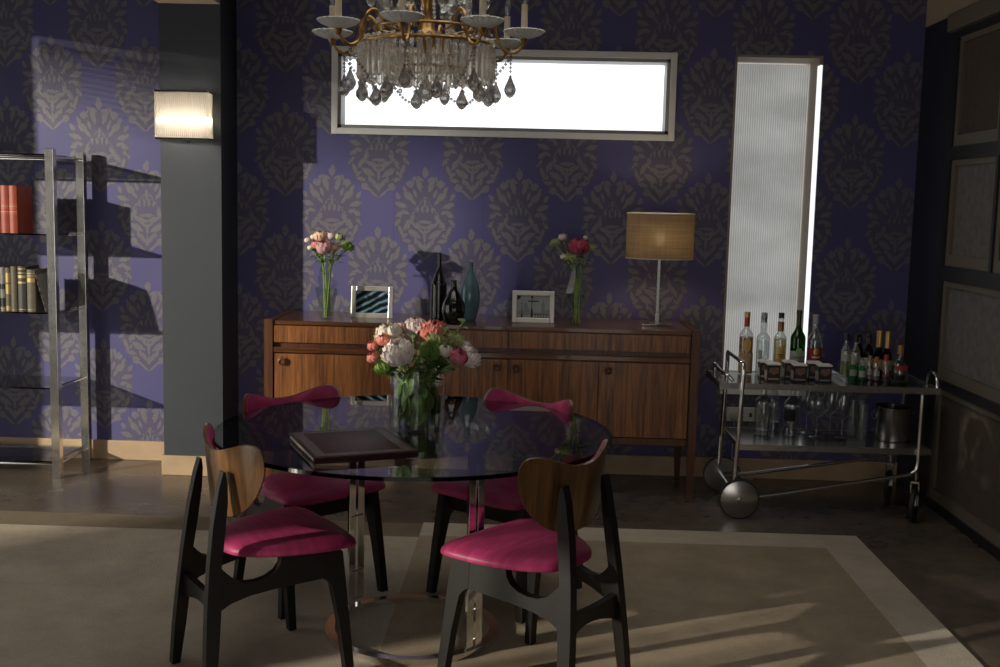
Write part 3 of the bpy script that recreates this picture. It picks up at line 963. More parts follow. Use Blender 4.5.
# ------------------------------------------------------------------ flowers
def petal_ball(r, layers, ruffle=0.10, rng=None, open_=0.0):
    """rose / peony head: overlapping cupped petals, base at z=0, height about 1.6 r"""
    rng = rng or random
    b = MB()
    for li, (n, rad, end, hw) in enumerate(layers):
        for k in range(n):
            ph0 = 2 * pi * (k + 0.5 * (li % 2)) / n + rng.uniform(-0.15, 0.15)
            e_ = end + rng.uniform(-0.08, 0.08)
            rr = r * rad * rng.uniform(0.94, 1.05)
            nu, nv = 4, 4
            pts = []
            sd = rng.uniform(0, 6)
            for v in range(nv + 1):
                tv = v / nv
                th = 0.25 + (e_ - 0.25) * tv
                wd = hw * (0.45 + 0.9 * tv - 0.55 * tv ** 3)
                for u in range(nu + 1):
                    tu = u / nu * 2 - 1
                    ph = ph0 + tu * wd
                    q = rr * (1 + ruffle * tv * tv * sin(3.3 * tu + sd) + 0.05 * tv * abs(tu))
                    zdrop = 0.10 * tv * tv * tu * tu * r
                    pts.append((q * sin(th) * cos(ph), q * sin(th) * sin(ph), r * 0.95 - q * cos(th) * 0.9 - zdrop))
            fs = []
            for v in range(nv):
                for u in range(nu):
                    a = v * (nu + 1) + u
                    fs.append((a, a + 1, a + nu + 2, a + nu + 1))
            b.add(pts, fs)
    return b

LAY_PEONY = [(8, 1.06, 1.55, 0.46), (8, 1.0, 1.9, 0.44), (8, 0.96, 2.2, 0.42), (8, 0.90, 2.45, 0.40), (8, 0.84, 2.65, 0.44), (7, 0.74, 2.8, 0.5), (5, 0.58, 2.9, 0.7)]
LAY_ROSE = [(6, 1.0, 2.0, 0.62), (6, 0.97, 2.35, 0.62), (6, 0.88, 2.6, 0.66), (5, 0.76, 2.75, 0.75), (4, 0.6, 2.85, 0.9), (3, 0.42, 2.95, 1.1)]
LAY_BUD = [(4, 1.0, 2.6, 0.9), (4, 0.85, 2.8, 0.9), (3, 0.6, 2.9, 1.1)]
LAY_SPIKY = [(13, 1.12, 1.5, 0.11), (13, 1.0, 1.9, 0.11), (12, 0.98, 2.25, 0.13), (10, 0.85, 2.55, 0.17), (8, 0.72, 2.8, 0.25)]
LAY_CLUSTER = [(7, 1.12, 1.6, 0.26), (7, 1.0, 2.05, 0.28), (6, 0.88, 2.45, 0.32), (5, 0.7, 2.8, 0.5)]
HEADS = {}
def head_mesh(kind, m_):
    if (kind, m_) not in HEADS:
        rng = random.Random(len(HEADS) + 3)
        lay = {'peony': LAY_PEONY, 'rose': LAY_ROSE, 'bud': LAY_BUD, 'spiky': LAY_SPIKY, 'cluster': LAY_CLUSTER}[kind]
        HEADS[(kind, m_)] = petal_ball(1.0, lay, {'peony': 0.20, 'rose': 0.15, 'bud': 0.06, 'spiky': 0.3, 'cluster': 0.3}[kind], rng).mesh('blossom', m_, 60)
    return HEADS[(kind, m_)]

def leaf_into(b, p, d, L, w, up=Vector((0, 0, 1)), curl=0.25):
    d = Vector(d).normalized()
    sd = d.cross(up)
    if sd.length < 1e-3:
        sd = Vector((1, 0, 0))
    sd.normalize()
    nn = sd.cross(d)
    pts, fs = [], []
    for i in range(6):
        t = i / 5
        c = Vector(p) + d * (L * t) - nn * (curl * L * t * t)
        ww = w * sin(pi * (0.06 + 0.94 * t)) ** 0.8 if i < 5 else 0.0006
        for q in (-1, 0, 1):
            pts.append(tuple(c + sd * (ww * q) + nn * (0.25 * ww * abs(q))))
    for i in range(5):
        for q in range(2):
            a = i * 3 + q
            fs.append((a, a + 1, a + 4, a + 3))
    b.add(pts, fs)

LEAFM = {}
def flower(pos, r, kind, m_, label, grp, vase, base_r=0.05, tilt=None, leaves=1, leafmat='leaf_green', name=None, cat='flower', floorz=0.012, necks=None, sepal=True):
    """pos: centre of the blossom in world space; the stem runs down into the vase"""
    px, py, pz = pos
    vx, vy, vz = vase
    rng = random.Random(int((px * 977 + pz * 613 + py * 31) * 1000) & 0xffff)
    an = rng.uniform(0, 2 * pi)
    br = base_r * rng.uniform(0.2, 0.9)
    foot = Vector((vx + br * cos(an), vy + br * sin(an), vz + floorz))
    root = thing(name or {'peony': 'peony', 'rose': 'rose', 'bud': 'flower_bud', 'spiky': 'chrysanthemum', 'cluster': 'hydrangea_sprig'}[kind], label, cat, tuple(foot), 0, grp)
    P_ = Vector(pos) - foot
    nk = Vector((vx, vy, vz + (necks[0] if necks else 0.19))) - foot
    dirr = Vector((px - vx, py - vy, 0))
    nk += dirr.normalized() * min(dirr.length * 0.6, necks[1] if necks else 0.08) if dirr.length > 1e-4 else Vector((0, 0, 0))
    out = (P_ - nk)
    hd = (out.normalized() * 0.75 + Vector((0, -0.35, 0.55))).normalized() if tilt is None else Vector(tilt).normalized()
    base = P_ - hd * (0.85 * r)
    path = spline([(0, 0, 0), tuple(nk * 0.5), tuple(nk), tuple(base)], 4)
    st = MB().tube(path, 0.0042 if r > 0.02 else 0.0030, 6)
    st.build('stem', 'stem_green', root)
    q = hd.to_track_quat('Z', 'Y')
    bl = place('blossom', head_mesh(kind, m_), root, tuple(base), q.to_euler(), (r, r, r))
    if leaves:
        for k in range(leaves):
            lb = MB()
            a2 = rng.uniform(0, 2 * pi)
            p0 = nk.lerp(base, rng.uniform(0.35, 0.9))
            leaf_into(lb, p0, (cos(a2), sin(a2) - 0.4, rng.uniform(-0.2, 0.6)), rng.uniform(0.04, 0.065), rng.uniform(0.010, 0.016))
            lb.build('leaf', leafmat, root, 60)
    return root

TV = (-0.405, 3.975, 0.7752)      # table vase
G1 = 'flowers in the round vase on the dining table'
tvF = [
    ((-0.459, 3.865, 1.066), 0.052, 'peony', 'petal_white', 'big open white peony at the front of the dining table bouquet'),
    ((-0.509, 3.965, 1.118), 0.045, 'peony', 'petal_cream', 'cream peony behind the biggest white peony on the dining table'),
    ((-0.417, 4.005, 1.146), 0.038, 'peony', 'petal_blush', 'pale blush peony at the top of the dining table bouquet'),
    ((-0.346, 3.985, 1.130), 0.047, 'peony', 'petal_coral', 'large coral pink peony high in the dining table bouquet'),
    ((-0.297, 3.875, 1.074), 0.027, 'bud', 'petal_cream', 'closed round white bud beside the green chrysanthemum on the dining table'),
    ((-0.250, 3.885, 1.052), 0.034, 'rose', 'petal_pink', 'bright pink rose low on the dining table bouquet'),
    ((-0.213, 3.960, 1.044), 0.038, 'peony', 'petal_white', 'white peony behind the bright pink rose on the dining table'),
    ((-0.561, 3.930, 1.079), 0.021, 'rose', 'petal_coral', 'coral rose beside the cream peony, upper one of the pair hanging outward'),
    ((-0.520, 3.905, 1.104), 0.024, 'rose', 'petal_coral', 'coral rose tucked under the cream peony on the dining table'),
    ((-0.561, 3.935, 1.036), 0.023, 'rose', 'petal_coral', 'coral rose hanging lowest over the dining table vase rim'),
    ((-0.349, 3.875, 1.074), 0.034, 'spiky', 'petal_green', 'green spiky chrysanthemum in the dining table bouquet'),
    ((-0.333, 3.925, 1.112), 0.024, 'cluster', 'petal_lime', 'pale lime hydrangea sprig under the large coral peony'),
    ((-0.270, 3.980, 1.106), 0.030, 'cluster', 'petal_lime', 'pale lime hydrangea sprig above the bright pink rose'),
    ((-0.236, 4.000, 1.084), 0.024, 'rose', 'petal_blush', 'small blush rose behind the bright pink rose'),
    ((-0.385, 3.868, 1.068), 0.013, 'bud', 'petal_peach', 'tiny peach bud between the big white peony and green chrysanthemum'),
    ((-0.415, 3.872, 1.026), 0.012, 'bud', 'petal_peach', 'tiny peach bud just under the big white peony'),
    ((-0.470, 3.985, 1.150), 0.014, 'bud', 'petal_peach', 'tiny peach bud at the top of the dining table bouquet'),
    ((-0.522, 3.895, 1.008), 0.026, 'cluster', 'petal_green', 'green hellebore hanging over the rim of the dining table vase'),
    ((-0.442, 3.880, 1.012), 0.020, 'cluster', 'petal_lime', 'lime hellebore under the big white peony'),
]
for p, r, k, m_, lab in tvF:
    flower(p, r, k, m_, lab, G1, TV, 0.075, leaves=2, necks=(0.20, 0.075))
# eucalyptus sprig
def sprig(pos, vase, label, m_, grp, n=8, L=0.035, w=0.013, name='eucalyptus_sprig', neck=0.2, fz=0.012):
    foot = Vector((vase[0], vase[1], vase[2] + fz))
    t = thing(name, label, 'foliage', tuple(foot), 0, grp)
    Pp = Vector(pos) - foot
    MB().tube(spline([(0, 0, 0), (Pp.x * 0.3, Pp.y * 0.3, neck), tuple(Pp)], 5), 0.0022, 6).build('stem', 'stem_green', t)
    rng = random.Random(int(abs(pos[0]) * 9999))
    for k in range(n):
        b = MB()
        a = k * 2.4
        s_ = 0.62 + 0.38 * k / (n - 1)
        p0 = Vector((Pp.x * s_, Pp.y * s_, neck * 0.2 + (Pp.z - neck * 0.2) * s_))
        leaf_into(b, p0, (cos(a), sin(a) - 0.3, 0.4), L * rng.uniform(0.8, 1.2), w)
        b.build('leaf', m_, t, 60)
    return t
sprig((-0.419, 3.93, 1.125), TV, 'grey-green eucalyptus sprig between the peonies on the dining table', 'leaf_grey', 'foliage in the table vase')
for k, (p, lab) in enumerate((((-0.30, 3.94, 1.14), 'dark green leaf sprig beside the large coral peony'), ((-0.245, 4.04, 1.16), 'thin green sprig rising highest from the dining table bouquet'),
                              ((-0.52, 4.03, 1.07), 'dark green leaf sprig behind the coral roses'), ((-0.36, 3.90, 1.02), 'dark green leaf sprig filling the middle of the dining table bouquet'))):
    sprig(p, TV, lab, 'leaf_green', 'foliage in the table vase', 7, 0.05, 0.015, 'leaf_sprig')

rng = random.Random(11)
for k in range(12):
    a_ = 2 * pi * k / 12 + rng.uniform(-0.15, 0.15)
    rr_ = rng.uniform(0.075, 0.125)
    sprig((TV[0] + rr_ * 1.1 * cos(a_), TV[1] + rr_ * sin(a_), rng.uniform(1.015, 1.075)), TV, 'dark green leaf sprig packed between the blossoms of the dining table bouquet', 'leaf_green' if k % 3 else 'leaf_bright', 'packed foliage in the table vase', 7, 0.055, 0.017, 'leaf_sprig')
# dining table vase
def clear_vase(name, label, pos, outer, inner, n, mat_, water, grp=None, phase=0.0):
    t = thing(name, label, 'vase', pos, 0, grp)
    MB().lathe(outer + list(reversed(inner)), n, phase=phase).build('glass_wall', mat_, t, 30)
    MB().lathe(water, n, phase=phase).build('water', 'water', t, 30)
    return t
tv = clear_vase('flower_vase', 'round clear glass vase packed with leaves on the dining table', TV,
    [(0, 0), (0.100, 0.0), (0.102, 0.004), (0.102, 0.222)], [(0, 0.010), (0.096, 0.010), (0.097, 0.222)], 48, 'glass_vase',
    [(0, 0.0108), (0.0952, 0.0108), (0.0952, 0.165), (0, 0.165)])
# leafy filling of the vase: submerged leaves
rng = random.Random(5)
for k in range(95):
    b = MB()
    a = rng.uniform(0, 2 * pi)
    rr = rng.uniform(0.035, 0.074)
    p0 = (rr * cos(a), rr * sin(a), rng.uniform(0.02, 0.13))
    leaf_into(b, p0, (0.25 * cos(a + 1.7), 0.25 * sin(a + 1.7), 1), rng.uniform(0.06, 0.09), rng.uniform(0.014, 0.024), Vector((cos(a), sin(a), 0)), 0.1)
    b.build('submerged_leaf', 'leaf_green' if k % 4 else 'leaf_bright', tv, 60)

# two faceted vases on the sideboard
OUT = [(0, 0), (0.034, 0), (0.036, 0.004), (0.068, 0.172), (0.064, 0.182), (0.034, 0.300), (0.040, 0.335)]
INN = [(0, 0.012), (0.031, 0.012), (0.0635, 0.172), (0.060, 0.182), (0.030, 0.300), (0.037, 0.335)]
WAT = [(0, 0.0125), (0.0302, 0.0125), (0.0625, 0.170), (0, 0.1702)]
VL, VR = (-1.128, 6.075, ZS), (0.262, 6.10, ZS)
clear_vase('faceted_vase', 'faceted clear glass vase of pink roses beside the blue steel photo', VL, OUT, INN, 6, 'glass_vase', WAT, 'faceted flower vases', 0.3)
clear_vase('faceted_vase', 'faceted clear glass vase of one deep pink peony beside the table lamp', VR, OUT, INN, 6, 'glass_vase', WAT, 'faceted flower vases', 0.1)
G2, G3 = 'flowers in the vase beside the blue photo', 'flowers in the vase beside the lamp'
for p, r, k, m_, lab in [
    ((-1.138, 6.035, 1.338), 0.044, 'rose', 'petal_rose', 'dusty pink rose, largest in the vase beside the blue photo'),
    ((-1.183, 6.060, 1.350), 0.028, 'rose', 'petal_coral', 'coral rose tucked behind the dusty pink rose'),
    ((-1.166, 6.075, 1.398), 0.036, 'rose', 'petal_peach', 'peach rose at the top of the vase beside the blue photo'),
    ((-1.111, 6.085, 1.400), 0.026, 'bud', 'petal_blush', 'blush bud at the top of the vase beside the blue photo'),
    ((-1.238, 6.075, 1.374), 0.018, 'bud', 'petal_cream', 'small cream bud reaching furthest out beside the blue photo vase'),
    ((-1.207, 6.085, 1.392), 0.018, 'bud', 'petal_cream', 'small cream bud next to the peach rose in the sideboard vase'),
    ((-1.218, 6.060, 1.334), 0.018, 'bud', 'petal_cream', 'small cream bud drooping beside the coral rose in the sideboard vase'),
    ((-1.061, 6.085, 1.395), 0.024, 'bud', 'petal_lime', 'pale green bud high in the vase beside the blue photo'),
    ((-1.011, 6.070, 1.346), 0.028, 'spiky', 'petal_green', 'green chrysanthemum leaning out of the vase beside the blue photo'),
    ((-1.088, 6.060, 1.338), 0.026, 'rose', 'petal_peach', 'beige peach rose next to the dusty pink rose')]:
    flower(p, r, k, m_, lab, G2, VL, 0.024, leaves=3, necks=(0.30, 0.022), leafmat='leaf_green')
for p, r, k, m_, lab in [
    ((0.262, 6.065, 1.378), 0.050, 'peony', 'petal_deep', 'deep pink peony in the vase beside the table lamp'),
    ((0.171, 6.090, 1.424), 0.022, 'bud', 'petal_blush', 'pale pink bud in the vase beside the table lamp'),
    ((0.222, 6.060, 1.314), 0.032, 'cluster', 'petal_lime', 'lime hydrangea sprig over the rim of the vase beside the lamp'),
    ((0.132, 6.090, 1.395), 0.024, 'cluster', 'petal_lime', 'lime hydrangea sprig next to the pale pink bud'),
    ((0.178, 6.070, 1.318), 0.018, 'bud', 'petal_cream', 'cream bud low in the vase beside the table lamp'),
    ((0.325, 6.090, 1.372), 0.024, 'cluster', 'petal_lime', 'lime hydrangea sprig behind the deep pink peony'),
    ((0.297, 6.105, 1.424), 0.014, 'bud', 'petal_cream', 'tiny cream bud above the deep pink peony')]:
    flower(p, r, k, m_, lab, G3, VR, 0.024, leaves=3, necks=(0.30, 0.022))
for p, v, lab in (((-1.03, 6.09, 1.40), VL, 'leafy sprig in the vase beside the blue photo'), ((-1.16, 6.05, 1.30), VL, 'short leafy sprig over the rim beside the blue photo'),
                  ((0.20, 6.10, 1.38), VR, 'leafy sprig in the vase beside the table lamp'), ((0.29, 6.08, 1.33), VR, 'short leafy sprig over the rim beside the table lamp')):
    sprig(p, v, lab, 'leaf_green', 'foliage in the sideboard vases', 8, 0.034, 0.010, 'leaf_sprig', 0.28)

# ------------------------------------------------------------------ dining table
TX, TY = -0.406, 3.95
dt = thing('dining_table', 'round smoked glass dining table on a chrome ring base', 'table', (TX, TY, RT))
TT = 0.7660     # top of the glass above the rug
MB().lathe([(0, TT - 0.014), (0.714, TT - 0.014), (0.714, TT), (0, TT)], 128).build('glass_top', 'glass_table', dt, 30)
MB().ringbox(0.7142, 0.7182, TT - 0.0135, TT - 0.0005, 128).build('glass_rim', 'glass_edge', dt, 30)
MB().ringbox(0.288, 0.322, 0.0, 0.022, 72).build('base_ring', 'chrome_worn', dt, 30)
MB().ringbox(0.288, 0.322, TT - 0.036, TT - 0.0145, 72).build('top_ring', 'chrome_worn', dt, 30)
for an in (143, -39):
    a = radians(an)
    for s_ in (-1, 1):
        b = MB().box((-0.006, -0.017, 0.022), (0.006, 0.017, TT - 0.036), 0.0015, Matrix.Rotation(a, 4, 'Z') @ Matrix.Translation((0.305, s_ * 0.023, 0)))
        b.build('upright', 'chrome', dt, 0)
    bb = MB()
    for zb in (0.05, 0.16, 0.38, 0.60, 0.71):
        bb.tube([(Matrix.Rotation(a, 4, 'Z') @ Vector((0.300, -0.03, zb))), (Matrix.Rotation(a, 4, 'Z') @ Vector((0.300, 0.03, zb)))], 0.004, 8)
    bb.build('spacer_bolts', 'chrome', dt)
TOPZ = RT + TT

# leather portfolio on the table
fo = thing('leather_portfolio', 'oxblood leather portfolio with cream page edges lying on the glass table', 'portfolio', (-0.585, 3.607, TOPZ + 0.0005), radians(-66))
hl, hw_ = 0.200, 0.172
MB().box((-hl, -hw_, 0), (hl, hw_, 0.004), 0.0018).build('back_cover', 'leather_oxblood', fo, 30)
MB().box((-hl + 0.008, -hw_ + 0.006, 0.004), (hl - 0.008, hw_ - 0.010, 0.0178), 0).build('pages', 'page_cream', fo, 0)
cv = MB().box((-hl, -hw_, 0.018), (hl, hw_, 0.022), 0.0018).build('front_cover', 'leather_oxblood', fo, 30)
MB().box((-hl, hw_ - 0.008, 0.004), (hl, hw_, 0.018), 0).box((hl - 0.006, -hw_, 0.004), (hl, hw_ - 0.008, 0.018)).build('spine', 'leather_oxblood', fo, 0)
for lo, hi in (((-hl + 0.015, hw_ - 0.045, 0.0218), (hl - 0.015, hw_ - 0.012, 0.0228)), ((-hl + 0.015, -hw_ + 0.012, 0.0218), (hl - 0.015, -hw_ + 0.045, 0.0228)),
               ((-hl + 0.012, -hw_ + 0.046, 0.0218), (-hl + 0.045, hw_ - 0.046, 0.0228)), ((hl - 0.045, -hw_ + 0.046, 0.0218), (hl - 0.012, hw_ - 0.046, 0.0228))):
    MB().box(lo, hi).build('tooled_border', 'leather_tooling', cv, 0)

# ------------------------------------------------------------------ dining chairs
def make_chair():
    ch = thing('dining_chair', 'x', 'chair')
    # side frame drawn as (y forward, z up); x follows from y and z
    def side(s_):
        def fn(y, z, h):
            f = max(0.0, min(1.0, (y + 0.24) / 0.46))
            xf = 0.238 - 0.030 * min(z / 0.43, 1.0)
            xr = 0.168 - 0.078 * (z / 0.735)
            return (s_ * (xr + (xf - xr) * f + h), y, z)
        return fn
    front = [(0.198, 0.436), (0.205, 0.43), (0.222, 0.20), (0.236, 0.0), (0.208, 0.0), (0.186, 0.20), (0.166, 0.318), (0.150, 0.338), (0.135, 0.345), (0.135, 0.436)]
    rail = [(0.135, 0.436), (0.135, 0.345), (0.06, 0.338), (-0.02, 0.330), (-0.10, 0.318), (-0.16, 0.300), (-0.195, 0.280), (-0.190, 0.42), (-0.168, 0.395), (-0.145, 0.374), (-0.115, 0.362), (-0.08, 0.362), (-0.045, 0.370), (-0.015, 0.388), (0.0, 0.412), (0.003, 0.436)]
    rear = [(-0.252, 0.0), (-0.224, 0.0), (-0.205, 0.15), (-0.192, 0.29), (-0.186, 0.42), (-0.172, 0.52), (-0.160, 0.62), (-0.158, 0.69), (-0.163, 0.722), (-0.170, 0.722), (-0.185, 0.67), (-0.206, 0.56), (-0.224, 0.42), (-0.237, 0.28), (-0.247, 0.14)]
    for s_ in (-1, 1):
        fn = side(s_)
        MB().prism(front, -0.016, 0.016, fn).build('leg', 'ebonised_wood', ch, 30)
        MB().prism(rail, -0.015, 0.015, fn).build('side_rail', 'ebonised_wood', ch, 30)
        MB().prism(rear, -0.017, 0.017, fn).build('leg', 'ebonised_wood', ch, 30)
    # rear stretcher, waisted, and front cross rail
    b = MB()
    n = 12
    vs_, fs_ = [], []
    for i in range(n + 1):
        t = i / n * 2 - 1
        x = 0.138 * t
        hz = 0.022 + 0.026 * t * t
        yy = -0.213 + 0.020 * (1 - t * t)
        for dy, dz in ((-0.012, -hz), (0.012, -hz), (0.012, hz), (-0.012, hz)):
            vs_.append((x, yy + dy, 0.285 + dz))
    for i in range(n):
        for j in range(4):
            fs_.append((i * 4 + j, i * 4 + (j + 1) % 4, (i + 1) * 4 + (j + 1) % 4, (i + 1) * 4 + j))
    fs_ += [(0, 1, 2, 3), (n * 4 + 3, n * 4 + 2, n * 4 + 1, n * 4)]
    b.add(vs_, fs_).build('rear_stretcher', 'ebonised_wood', ch, 30)
    MB().box((-0.195, 0.150, 0.350), (0.195, 0.176, 0.425), 0.004).build('front_rail', 'ebonised_wood', ch, 30)
    # seat: rounded trapezium, domed
    ctrl = [(0, 0.274), (0.13, 0.273), (0.206, 0.262), (0.236, 0.226), (0.236, 0.15), (0.214, 0.04), (0.176, -0.05), (0.132, -0.108), (0.08, -0.138), (0, -0.150)]
    half = spline(ctrl, 4)
    outl = half + [(-x, y) for x, y in reversed(half[1:-1])]
    rings = [(0.965, 0.4365), (0.997, 0.440), (1.0, 0.447), (0.988, 0.457), (0.93, 0.469), (0.75, 0.479), (0.5, 0.483), (0.25, 0.4845)]
    vs_, fs_ = [], []
    N = len(outl)
    cy_ = 0.05
    def dip(y):
        return 0.010 * max(0, (y - 0.20) / 0.09) ** 2 * -1.0 + 0.006 * (y / 0.29)
    for sc_, z in rings:
        for x, y in outl:
            yy = cy_ + (y - cy_) * sc_
            vs_.append((x * sc_, yy, z + dip(yy)))
    vs_.append((0, cy_, 0.4845))
    for r in range(len(rings) - 1):
        for i in range(N):
            fs_.append((r * N + i, r * N + (i + 1) % N, (r + 1) * N + (i + 1) % N, (r + 1) * N + i))
    top0 = (len(rings) - 1) * N
    for i in range(N):
        fs_.append((top0 + i, top0 + (i + 1) % N, len(vs_) - 1))
    fs_.append(tuple(range(N - 1, -1, -1)))
    MB().add(vs_, fs_).build('seat', 'magenta_silk', ch, 50)
    # butterfly backrest: outline in (arc, z), bent round the sitter
    cu = [(0, 0.774), (0.055, 0.779), (0.12, 0.797), (0.185, 0.815), (0.230, 0.813), (0.252, 0.786), (0.255, 0.738), (0.236, 0.684), (0.200, 0.630), (0.148, 0.588), (0.090, 0.564), (0.035, 0.557), (0, 0.556)]
    hc = spline(cu, 4)
    ol = hc + [(-x, z) for x, z in reversed(hc[1:-1])]
    RB = 0.36
    def bend(u, z, off):
        a = u / RB
        rake = -0.10 * (z - 0.60)
        r_ = RB - off
        return (r_ * sin(a), -0.150 + RB - r_ * cos(a) + rake, z)
    def plate(ol_, o0, o1, bulge=0.0, k=7):
        mb = MB()
        n_ = len(ol_)
        cz = 0.70
        vs2, fs2 = [], []
        def layer(off, bl):
            base = len(vs2)
            for q in range(k):
                sc_ = 1 - q / k
                for u, z in ol_:
                    vs2.append(bend(u * sc_, cz + (z - cz) * sc_, off + bl * (1 - sc_ ** 3)))
            vs2.append(bend(0, cz, off + bl))
            for q in range(k - 1):
                for i in range(n_):
                    fs2.append((base + q * n_ + i, base + q * n_ + (i + 1) % n_, base + (q + 1) * n_ + (i + 1) % n_, base + (q + 1) * n_ + i))
            for i in range(n_):
                fs2.append((base + (k - 1) * n_ + i, base + (k - 1) * n_ + (i + 1) % n_, len(vs2) - 1))
            return base
        A_ = layer(o0, 0.0)
        B_ = layer(o1, bulge)
        for i in range(n_):
            fs2.append((A_ + i, A_ + (i + 1) % n_, B_ + (i + 1) % n_, B_ + i))
        return mb.add(vs2, fs2)
    bk = plate(ol, 0.0, 0.011).build('backrest', 'chair_ply', ch, 40)
    inset = [(u * 0.97, 0.70 + (z - 0.70) * 0.965) for u, z in ol]
    plate(inset, 0.0115, 0.017, 0.012).build('back_pad', 'magenta_silk', bk, 50)
    return ch
CH = [(-0.895, 3.60, 36.0, 'butterfly-backed dining chair with sunlit tan back beside the leather portfolio'),
      (0.0625, 3.54, 141.7, 'butterfly-backed dining chair with shaded dark wood back, turned away from the sideboard'),
      (-0.049, 4.39, -128.5, 'butterfly-backed dining chair between glass table and the right doors of the sideboard'),
      (-0.897, 4.352, -45.4, 'butterfly-backed dining chair between glass table and the column, facing into the room')]
ch0 = make_chair()
for i, (x, y, a, lab) in enumerate(CH):
    c = ch0 if i == 0 else copy_tree(ch0)
    c.location = (x, y, RT)
    c.rotation_euler = (0, 0, radians(a - 90))
    tag(c, lab, 'chair', 'dining chairs around the glass table')

# ------------------------------------------------------------------ chrome bookshelf
bs = thing('bookshelf', 'chrome and glass open bookshelf against the purple wall', 'bookshelf', (-3.3, 6.23, 0))
px0, px1 = -3.95 + 3.3, -2.645 + 3.3
for x in (px0, px1):
    for y in (6.03 - 6.23, 6.44 - 6.23):
        MB().box((x - 0.023, y - 0.023, 0), (x + 0.023, y + 0.023, 1.842), 0.002).build('post', 'chrome_worn', bs, 0)
for zr_ in (0.075, 1.795):
    for y in (6.03 - 6.23, 6.44 - 6.23):
        MB().tube([(px0 + 0.023, y, zr_), (px1 - 0.023, y, zr_)], 0.008, 10).build('rail', 'chrome', bs)
    for x in (px0, px1):
        MB().tube([(x, -0.177, zr_), (x, 0.187, zr_)], 0.008, 10).build('rail', 'chrome', bs)
for zr_ in (0.505, 0.93, 1.367):
    for x in (px0, px1):
        MB().tube([(x - 0.02 * (1 if x > 0 else -1), -0.177, zr_ - 0.005), (x - 0.02 * (1 if x > 0 else -1), 0.187, zr_ - 0.005)], 0.004, 8).build('shelf_support', 'chrome', bs)
for zr_ in (0.085, 0.505, 0.93, 1.367, 1.805):
    sh = MB().box((px0 + 0.025, -0.195, zr_), (px1 - 0.025, 0.205, zr_ + 0.008)).build('glass_shelf', 'glass_shelf', bs, 0)
    MB().box((px0 + 0.025, -0.199, zr_ + 0.0005), (px1 - 0.025, -0.1955, zr_ + 0.0075)).build('shelf_edge', 'glass_edge', sh, 0)

def book(x, y, z, w_, h_, d_, cover, bands, label, grp, lean=0.0, title=None):
    t = thing('book', label, 'book', (x, y, z), 0, grp)
    t.rotation_euler = (0, lean, 0)
    b = MB()
    n = 6
    sp_ = [(-w_ / 2 + w_ * i / n, -0.006 * sin(pi * i / n)) for i in range(n + 1)]
    poly = sp_ + [(w_ / 2, d_), (w_ / 2 - 0.003, d_), (w_ / 2 - 0.003, 0.004), (-w_ / 2 + 0.003, 0.004), (-w_ / 2 + 0.003, d_), (-w_ / 2, d_)]
    b.prism(poly, 0, h_, lambda a, c, h: (a, c, h)).build('cover', cover, t, 40)
    MB().box((-w_ / 2 + 0.0032, 0.0045, 0.004), (w_ / 2 - 0.0032, d_ - 0.004, h_ - 0.004)).build('pages', 'page_cream', t, 0)
    for z0, z1, m_ in bands:
        MB().prism([(a * 0.98, c - 0.0008) for a, c in sp_] + [(w_ / 2 * 0.98, 0.001), (-w_ / 2 * 0.98, 0.001)], z0 * h_, z1 * h_, lambda a, c, h: (a, c, h)).build('spine_band', m_, t, 40)
    return t
BY = 6.065
Z1, Z2 = 1.375, 0.938
GB1, GB2 = 'red books on the bookshelf', 'old dark books on the bookshelf'
red_bands = [(0.40, 0.44, 'label_red'), (0.445, 0.455, 'paper_tan'), (0.50, 0.55, 'label_red'), (0.56, 0.57, 'paper_tan'), (0.58, 0.62, 'label_red')]
for k in range(6):
    book(-2.876 - 0.047 * k, BY, Z1, 0.044, 0.262, 0.19, 'book_red', red_bands, 'tall russet book with red title bands, end of its row' if k == 0 else 'tall russet book with red title bands next to the end one of its row' if k == 1 else 'tall russet book with red title bands further along its row', GB1)
gold = lambda *a: [(p, q, 'gilt') for p, q in a]
book(-2.787, BY, Z2, 0.046, 0.236, 0.17, 'book_olive', gold((0.70, 0.80), (0.84, 0.86), (0.90, 0.92), (0.04, 0.055)), 'thick olive book with gilt bands next to the leaning book', GB2)
book(-2.838, BY, Z2, 0.046, 0.254, 0.17, 'book_black', gold((0.62, 0.66), (0.74, 0.80), (0.84, 0.86), (0.93, 0.95), (0.04, 0.055)), 'thick black book with many gilt bands on the bookshelf', GB2)
book(-2.884, BY, Z2, 0.034, 0.252, 0.17, 'book_olive', gold((0.03, 0.04)), 'plain olive book with hardly any gilding on the bookshelf', GB2)
book(-2.917, BY, Z2, 0.030, 0.244, 0.17, 'book_olive', gold((0.02, 0.12), (0.40, 0.62), (0.66, 0.88)), 'narrow olive book with gilt lettering panel on the bookshelf', GB2)
book(-2.948, BY, Z2, 0.029, 0.246, 0.17, 'book_grey', [(0.10, 0.30, 'cap_black'), (0.5, 0.62, 'cap_black')] + gold((0.05, 0.07)), 'pale grey-spined book with dark patches on the bookshelf', GB2)
for k in range(3):
    book(-2.985 - 0.036 * k, BY, Z2, 0.033, 0.240, 0.17, 'book_black', gold((0.8, 0.83), (0.1, 0.12)), 'dark book out beyond the pale grey-spined book', GB2)
book(-2.7045, BY, Z2 + 0.0025, 0.008, 0.215, 0.16, 'book_grey', [(0.1, 0.2, 'cap_black'), (0.3, 0.36, 'cap_black'), (0.45, 0.55, 'cap_black'), (0.65, 0.7, 'cap_black'), (0.8, 0.88, 'cap_black')], 'thin speckled book leaning against the thick olive book', GB2, lean=radians(-15.0))

